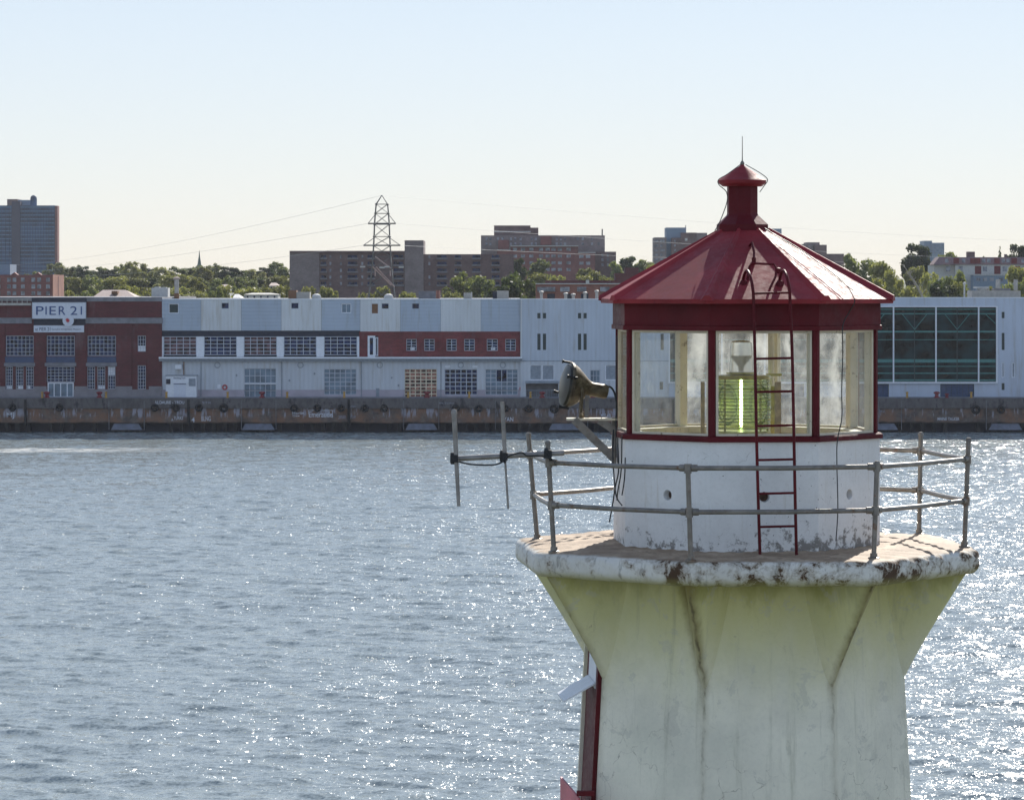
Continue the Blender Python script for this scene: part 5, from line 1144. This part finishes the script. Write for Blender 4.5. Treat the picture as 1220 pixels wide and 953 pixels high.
t = thing('dark_block', 'dark stepped apartment block behind the right slope of the lantern roof', 'building', (X(970, 1200), 1200, gz(1200))); block(t, 'body', 'brick_grey', 957, 968, 290.8, 1200, 12); block(t, 'core', 'brick_grey', 961, 976.5, 288.8, 1203, 12); block(t, 'right_wing', 'brick_brown', 971, 985, 291.8, 1199, 12); block(t, 'low_wing', 'brick_brown', 985, 1005.5, 302.5, 1201, 12); wins(t, (958.5, 963), (293, 297, 301), 1.8, 1.8, 1200)
t = thing('blue_block', 'pale blue office block on the skyline right of the dark round tree', 'building', (X(1112, 1500), 1500, gz(1500))); block(t, 'left_part', 'far_blue', 1100.7, 1110.5, 287, 1500, 15); block(t, 'body', 'far_blue', 1110.5, 1125, 289.4, 1499, 15); wins(t, ar(1103, 1123, 3.2), ar(292, 304, 3), 2, 1, 1498.9)
# townhouse with red and white panels
Yh = 780
th = thing('panelled_townhouses', 'red and white panelled townhouse row with dark mansard roof at the right edge', 'building', (X(1170, Yh), Yh, gz(Yh)))
block(th, 'body', 'far_white', 1138, 1300, 314.5, Yh, 12)
b = MB(); y0, y1 = 306.6, 314.6; f0 = [P(1112, 315.5, Yh - .3), P(1300, 315.5, Yh - .3), P(1300, y0, Yh + 1.6), P(1119, y0, Yh + 1.6)]; b.add(f0 + [p + Vector((0, 8, 0)) for p in f0], [(0, 1, 2, 3), (7, 6, 5, 4), (0, 4, 5, 1), (1, 5, 6, 2), (2, 6, 7, 3), (3, 7, 4, 0)]); b.build('roof', plain('mansard', (.20, .13, .13), .8), th)
block(th, 'left_house', 'far_white', 1113, 1138, 316, Yh + 1, 12)
for px in (1136, 1156, 1161.5, 1184.5, 1205): MB().pbox(px, px + 6.5, 307.5, 314, Yh - .3, .1, .0).build('roof_panel', 'brick_red', th)
for px in (1161.5, 1184.5, 1208): MB().pbox(px, px + 7.5, 317, 326.6, Yh, .05, .08).build('red_panel', 'brick_red', th)
wins(th, (1126, 1146, 1170, 1176, 1193.5, 1199, 1217), (308.5,), 4, 4.6, Yh - .35, mat='far_pane'); wins(th, (1127, 1142, 1171, 1194.5, 1217), (317.5,), 5, 6, Yh, mat='far_pane')
MB().pbox(1152.5, 1161.5, 300, 307.5, Yh + 3, 2, 0).build('chimney', 'brick_brown', th); MB().pbox(1197, 1200, 303, 307.5, Yh + 3, 1, 0).build('chimney', 'brick_brown', th)
block(th, 'blue_wing', 'far_blue', 1160, 1204, 328, Yh - 6, 5); wins(th, (1163, 1171, 1179, 1190), (331,), 5, 4, Yh - 6)
b = MB(); b.pbox(1160, 1204, 327.4, 328.4, Yh - 6, 5, .1); b.build('balcony', 'far_white', th)
# little houses and the spire
def house(label, x0, x1, yt, ye, Y, wall='far_white', roof='pink_roof', n=2):
    t = thing('small_house', label, 'house', (X((x0 + x1) / 2, Y), Y, gz(Y))); block(t, 'wall', wall, x0, x1, ye, Y, 7)
    b = MB(); f0 = [P(x0 - .8, ye, Y - .3), P(x1 + .8, ye, Y - .3), P(x1 - (x1 - x0) * .22, yt, Y + 3.5), P(x0 + (x1 - x0) * .22, yt, Y + 3.5)]; b_ = [P(x0 - .8, ye, Y), P(x1 + .8, ye, Y)]; b.add(f0 + [f0[0] + Vector((0, 7.6, 0)), f0[1] + Vector((0, 7.6, 0))], [(0, 1, 2, 3), (5, 4, 3, 2), (0, 3, 4), (1, 5, 2), (0, 4, 5, 1)]); b.build('roof', roof, t)
    for i in range(n): MB().pbox(x0 + (i + .5) * (x1 - x0) / n - .9, x0 + (i + .5) * (x1 - x0) / n + .9, ye + 1.5, ye + 4, Y, .02, .05).build('window', 'pane', t)
    return t
h_ = house('pinkish hip-roofed house with a dormer above the brick hall parapet', 112, 160, 345.5, 353.5, 560); MB().pbox(133, 140, 346.8, 350, 560, 3, .2).build('dormer', 'brown_panel', h_)
house('tiny white house among trees left of the slab block, upper one', 263, 273, 339, 342, 820); house('pale grey house row among trees just above the shed roof', 291, 331, 349, 351, 640, n=5, roof='hvac'); house('small white house close beside the grey slab end wall', 321, 331, 337, 340.5, 800); house('white gable tip house just above the shed roof', 278, 286, 350.5, 355, 560, n=1, roof='far_white')
t = thing('church_spire', 'thin green copper church spire rising above the wooded ridge', 'spire', (X(237.5, 1300), 1300, gz(1300))); b = MB(); c_ = P(237.5, 317, 1300); b.lathe(c_, [(1.1, -8), (1.1, 0), (.75, .6), (.32, 3.4), (.05, 6.2)], 8); b.build('spire', 'copper', t); MB().box(c_.x - 1.6, c_.x + 1.6, c_.y - 1.6, c_.y + 1.6, gz(1300), c_.z - 1).build('tower', 'brick_grey', t)

# ------------------------------------------------------------------ pylon and wires
Yp = 620
py_ = thing('lattice_pylon', 'tall grey steel lattice transmission tower standing before the brown slab block', 'pylon', (X(455, Yp), Yp, gz(Yp)))
lv = [(233, .15), (243.5, 6.8), (254.5, 7.8), (267.5, 8.8), (282, 9.3), (293, 9.8), (306, 10.6), (322, 12), (340, 14), (365, 17), (400, 22)]
def corners(py, hw_): c_ = P(455, py, Yp); h = hw_ * Yp / FPX; return [c_ + Vector((sx * h, sy * h, 0)) for sx, sy in ((-1, -1), (1, -1), (1, 1), (-1, 1))]
b = MB(); br_ = MB(); lo = MB()
for i in range(len(lv) - 1):
    A, B = corners(*lv[i]), corners(*lv[i + 1]); tgt = b if i < 6 else lo
    for k in range(4):
        tgt.tube([A[k], B[k]], .085, 5); tgt2 = br_ if i < 6 else lo
        tgt2.tube([A[k], B[(k + 1) % 4]], .04, 4); tgt2.tube([A[(k + 1) % 4], B[k]], .04, 4); tgt.tube([B[k], B[(k + 1) % 4]], .05, 4)
b.build('mast_legs', 'pylon', py_); br_.build('bracing', 'pylon', py_); lo.build('lower_frame', 'pylon', py_)
b = MB()
for q in (((447, 306), (466, 320)), ((444, 318), (466, 340)), ((448, 318), (470, 342)), ((447, 322), (447, 329)), ((465, 322), (465, 329))):
    b.tube([P(*q[0], Yp - 2.4), P(*q[1], Yp - 2.6)], .13, 4)
b.build('pale_brace', 'pylon_red', py_)
for y, hw_, up_ in ((266.5, 16.5, 254.5), (292.5, 22, 282)):
    b = MB(); b.tube([P(455 - hw_, y, Yp), P(455 + hw_, y, Yp)], .14, 5); b.tube([P(455 - hw_, y, Yp), P(448, up_, Yp)], .06, 4); b.tube([P(455 + hw_, y, Yp), P(462, up_, Yp)], .06, 4); b.build('cross_arm', 'pylon', py_)
b = MB()
for px, y in ((432, 318), (455, 319), (461, 318), (478, 318.5)): b.pbox(px - 3, px + 3, y - 1, y + .8, Yp - 3, .3)
b.build('insulator_board', 'far_white', py_)
b = MB()
for i, (y, hw_) in enumerate(lv[1:6]):
    for p in corners(y, hw_): b.lathe(p, [(.0, -.18), (.2, -.1), (.2, .1), (0, .18)], 6)
b.build('joint_plate', 'pylon', py_)
wires = [((455, 233), (-60, 318), 1400, 22, 'topmost power cable sloping down left from the pylon tip'), ((438.5, 266.5), (-80, 330), 1300, 14, 'power cable running left from the upper pylon arm'), ((433, 292.5), (60, 330), 1200, 8, 'power cable running left from the lower pylon arm'), ((455, 233), (1500, 292), 1300, 16, 'topmost power cable running right from the pylon tip across the sky'), ((471.5, 266.5), (1500, 312), 1200, 14, 'power cable running right from the upper pylon arm'), ((477, 292.5), (1100, 312), 1200, 6, 'power cable running right from the lower pylon arm')]
for a_, c_, Y2, sag, lb in wires:
    p, q = P(*a_, Yp), P(*c_, Y2); pts = []
    for i in range(25): t_ = i / 24; v_ = p.lerp(q, t_); v_.z -= 4 * t_ * (1 - t_) * sag * .18; pts.append(v_)
    tag(MB().tube(pts, .022, 4).build('power_cable', 'wire'), lb, 'cable', 'power cables strung from the pylon')

# ------------------------------------------------------------------ trees
def crown_mesh(seed, shape, leaf, nleaf):
    r = np.random.default_rng(seed); lobes = []
    nl = {'round': 26, 'wide': 34, 'tall': 18, 'cone': 12}[shape]
    for i in range(nl):
        a = r.random() * 6.283; q = r.random() ** .5
        if shape == 'round': z = r.uniform(2.2, 8.5); rad = q * 3.0 * math.sqrt(max(.03, 1 - ((z - 5.6) / 3.6) ** 2)); s_ = r.uniform(.75, 1.25)
        elif shape == 'wide': z = r.uniform(1.9, 8.6); rad = q * 3.6 * math.sqrt(max(.03, 1 - ((z - 5.2) / 4.0) ** 2)); s_ = r.uniform(.75, 1.3)
        elif shape == 'tall': z = r.uniform(1.6, 8.8); rad = q * 1.5; s_ = r.uniform(.6, 1.0)
        else: z = 1.5 + 8 * i / nl; rad = .2; s_ = 2.0 * (1 - i / nl) + .2
        lobes.append((rad * math.cos(a), rad * math.sin(a), z, s_))
    vs = []; fs = []
    L = np.array(lobes); wgt = L[:, 3] ** 2; wgt /= wgt.sum()
    for i in range(nleaf):
        l = L[r.choice(nl, p=wgt)]; d = r.normal(size=3); d /= np.linalg.norm(d); rr = l[3] * (r.random() ** .4) * r.uniform(.85, 1.25)
        c_ = l[:3] + d * rr * np.array([1, 1, .8]); nrm = d * .6 + r.normal(size=3) * .7 + np.array([0, 0, .3]); nrm /= np.linalg.norm(nrm)
        a = np.cross(nrm, r.normal(size=3)); a /= np.linalg.norm(a); b_ = np.cross(nrm, a); sz = r.uniform(.13, .34)
        k = len(vs); q = [c_ + a * sz, c_ + b_ * sz * .7, c_ - a * sz, c_ - b_ * sz * .7]; vs += [tuple(p) for p in q]; fs.append((k, k + 1, k + 2, k + 3))
    me = bpy.data.meshes.new('crown'); me.from_pydata(vs, [], fs); me.materials.append(M[leaf]); return me, lobes
def trunk_mesh(lobes, dead=False):
    b = MB(); b.tube([(0, 0, -.5), (.1, 0, 2), (-.05, .1, 4.5), (.05, 0, 7)], .30, 7, r2=.08)
    for l in lobes[:7]: b.tube([(0, 0, min(l[2] * .55, 4)), (l[0] * .5, l[1] * .5, l[2] * .8), (l[0], l[1], l[2])], .11, 5, r2=.03)
    me = bpy.data.meshes.new('trunk'); me.from_pydata(b.v, [], b.f); me.materials.append(M['bark']); return me
var = {}
for i, (k, shape, leaf, nn) in enumerate((('r1', 'round', 'leaf_a', 4600), ('r2', 'round', 'leaf_b', 4600), ('r3', 'round', 'leaf_d', 4800), ('w1', 'wide', 'leaf_a', 5600), ('w2', 'wide', 'leaf_b', 5600), ('t1', 'tall', 'leaf_d', 2400), ('c1', 'cone', 'leaf_d', 2400), ('w3', 'wide', 'leaf_d', 5600))):
    cm, lo_ = crown_mesh(50 + i, shape, leaf, nn); var[k] = (cm, trunk_mesh(lo_), {'round': 7.4, 'wide': 8.6, 'tall': 4.6, 'cone': 5}[shape])
def tree(px, top, wpx, Y, kind, label, group=None):
    cm, tm, wd = var[kind]; g = gz(Y) - .4; h = Z(top, Y) - g; root = bpy.data.objects.new('broadleaf_tree' if kind != 'c1' else 'conifer_tree', None); C.objects.link(root)
    root.location = (X(px, Y), Y, g); sx = 1.3 * wpx * Y / FPX / wd; root.scale = (sx, sx, h / 9.6); root.rotation_euler = (0, 0, random.random() * 6.283)
    for nm, me in (('crown', cm), ('trunk', tm)):
        o = bpy.data.objects.new(nm, me); C.objects.link(o); o.parent = root
    tag(root, label, 'tree', group)
GA = 'trees of the wooded ridge on the left skyline'
ridge = 'leafy tree in the top skyline row of the wooded ridge left of the slab block'
ridge2 = 'leafy tree in the middle row of the wooded ridge left of the slab block'
ridge3 = 'low olive tree in the front row of the wooded ridge, just above the roofs'
x_ = 66
while x_ < 350:                                          # skyline row, middle row, front row
    tree(x_, 316 + 3.5 * math.sin(x_ * .07) + random.uniform(-2.5, 4), random.uniform(20, 30), 1150 + random.uniform(-60, 60), random.choice(['r1', 'w1', 'r3', 'r1', 'w2']), ridge, GA); x_ += random.uniform(9, 14)
x_ = 70
while x_ < 348:
    tree(x_, random.uniform(325, 333), random.uniform(24, 36), 900 + random.uniform(-40, 40), random.choice(['r1', 'w2', 'w1', 'r2', 'r3']), ridge2, GA); x_ += random.uniform(12, 18)
x_ = 78
while x_ < 345:
    tree(x_, random.uniform(338, 345), random.uniform(30, 46), 690 + random.uniform(-20, 30), random.choice(['w2', 'r2', 'w2', 'w1']), ridge3, GA); x_ += random.uniform(16, 24)
single = [(372, 339, 30, 660, 'w2', 'olive tree against the grey end wall of the slab block'), (392, 338, 26, 665, 'r2', 'olive tree before the leftmost slab block balconies'), (437, 346, 34, 640, 'w2', 'low olive tree before the slab block, left of the pylon foot'), (455, 338, 20, 690, 'r2', 'sparse tree right behind the pylon foot'), (487, 344, 24, 640, 'r2', 'small yellow-green tree below the slab block stair tower'), (540, 344, 26, 640, 'r2', 'rounded yellow-green tree above the small tan rooftop box'), (552, 320, 44, 700, 'w1', 'large tree before the right half of the slab block'), (578, 325, 40, 690, 'r1', 'mid-green tree just left of the dark ivy-green tree'), (616, 320, 50, 620, 'w3', 'very dark ivy-green tree left of the brick rowhouse'), (598, 336, 34, 615, 'r3', 'dark low tree at the left foot of the ivy-green tree'), (620, 305, 20, 900, 'r3', 'dark tree in front of the stepped block left side'), (648, 306, 36, 890, 'r1', 'large round tree in front of the stepped block'), (640, 322, 30, 760, 'r2', 'olive tree directly above the rowhouse left end'), (664, 326, 34, 750, 'w2', 'bright olive tree above the rowhouse middle'), (690, 326, 36, 760, 'w2', 'broad olive tree below the stepped block right wing'), (697, 317, 22, 860, 'r2', 'small tree at the foot of the stepped block right wing'), (714, 321, 36, 800, 'w2', 'olive tree below the far wing of the stepped block'), (731, 309, 26, 900, 'r1', 'thin-topped tree right of the stepped block'), (752, 303, 28, 950, 'r3', 'taller skyline tree above the dark brick house'), (770, 307, 30, 950, 'r1', 'skyline tree left of the grey-blue stepped tower'), (785, 312, 34, 900, 'r2', 'tree at the foot of the grey-blue stepped tower'), (812, 314, 36, 880, 'w1', 'tree hidden partly by the lantern roof left slope'), (725, 327, 26, 720, 'r2', 'low tree left of the dark brick house'),
 (990, 312, 34, 800, 'w1', 'tree just above the lantern roof right slope'), (1024, 299, 46, 780, 'w1', 'large green tree right of the dark stepped block'), (1050, 308, 36, 740, 'r2', 'olive tree between the large green tree and the bleached branches'), (1066, 318, 34, 690, 'w2', 'yellow-green tree above the lantern roof right corner'), (1038, 328, 40, 640, 'w2', 'lower olive tree tight above the lantern roof corner'), (1091, 287, 34, 900, 'r3', 'very dark rounded tree tallest on the right skyline'), (1090, 314, 26, 760, 'r2', 'small tree beneath the dark rounded tree'), (1110, 322, 34, 700, 'w2', 'yellow-green tree right of the bleached branches'), (1127, 298, 34, 1000, 'r1', 'green tree below the pale blue office block'), (1131, 319, 48, 660, 'w1', 'broad tree before the left end of the panelled townhouses'), (1122, 330, 40, 640, 'w3', 'dark low tree above the port roof left of the white mast'), (1148, 333, 34, 640, 'w2', 'olive low tree behind the white mast'), (1191, 290, 12, 850, 'c1', 'pointed dark conifer above the townhouse roof'), (1214, 288, 34, 900, 'r3', 'dark tree at the right edge above the townhouse roof'), (1216, 313, 36, 700, 'r2', 'tree covering the right end of the townhouses'), (1210, 327, 42, 650, 'w1', 'round green tree behind the rooftop plant'), (1184, 338, 18, 650, 'r2', 'small yellow-green tree under the blue townhouse wing'), (1172, 303, 20, 900, 'r1', 'small tree top behind the townhouse chimney'), (1236, 310, 40, 760, 'w1', 'tree cut by the right picture edge'), (1088, 338, 44, 620, 'w2', 'olive bush tree behind the port roof below the bleached branches'), (82, 344, 24, 640, 'w2', 'small tree beside the orange end wall of the brick apartments'), (8, 313, 20, 700, 'r1', 'tree standing behind the brick apartments at the left picture edge'), (42, 322, 34, 900, 'w1', 'tree strip between brick apartments and glass tower')]
for s_ in single: tree(*s_)
dt = thing('dead_tree', 'leaning bleached dead tree with bare branches on the right wooded slope', 'tree', (X(1098, 610), 610, gz(610)))
b = MB(); p0 = P(1100, 356, 610); p1 = P(1077, 317, 608); b.tube([p0, p0.lerp(p1, .5) + Vector((.3, 0, 0)), p1], .22, 6, r2=.05); b.build('trunk', 'dead_wood', dt)
b = MB()
for i in range(26):
    t_ = random.uniform(.1, 1); q = p0.lerp(p1, t_); d = Vector((random.uniform(-1, 1.2), random.uniform(-1, 1), random.uniform(.1, 1.2))) * random.uniform(.8, 2.0); b.tube([q, q + d * .5 + Vector((0, 0, .1)), q + d], .07, 4, r2=.02)
b.build('branches', 'dead_wood', dt)

# ------------------------------------------------------------------ haze
if HAZE:
    b = MB(); b.box(-1900, 1900, -1300, 2500, -4, 70)
    m = bpy.data.materials.new('haze_air'); m.use_nodes = True; t_ = m.node_tree; t_.nodes.clear()
    o_ = t_.nodes.new('ShaderNodeOutputMaterial'); pv = t_.nodes.new('ShaderNodeVolumePrincipled'); pv.inputs['Density'].default_value = HAZE; pv.inputs['Color'].default_value = (.93, .95, 1.0, 1); pv.inputs['Anisotropy'].default_value = 0
    t_.links.new(pv.outputs[0], o_.inputs['Volume']); ho = b.build('haze', m); tag(ho, kind='stuff')
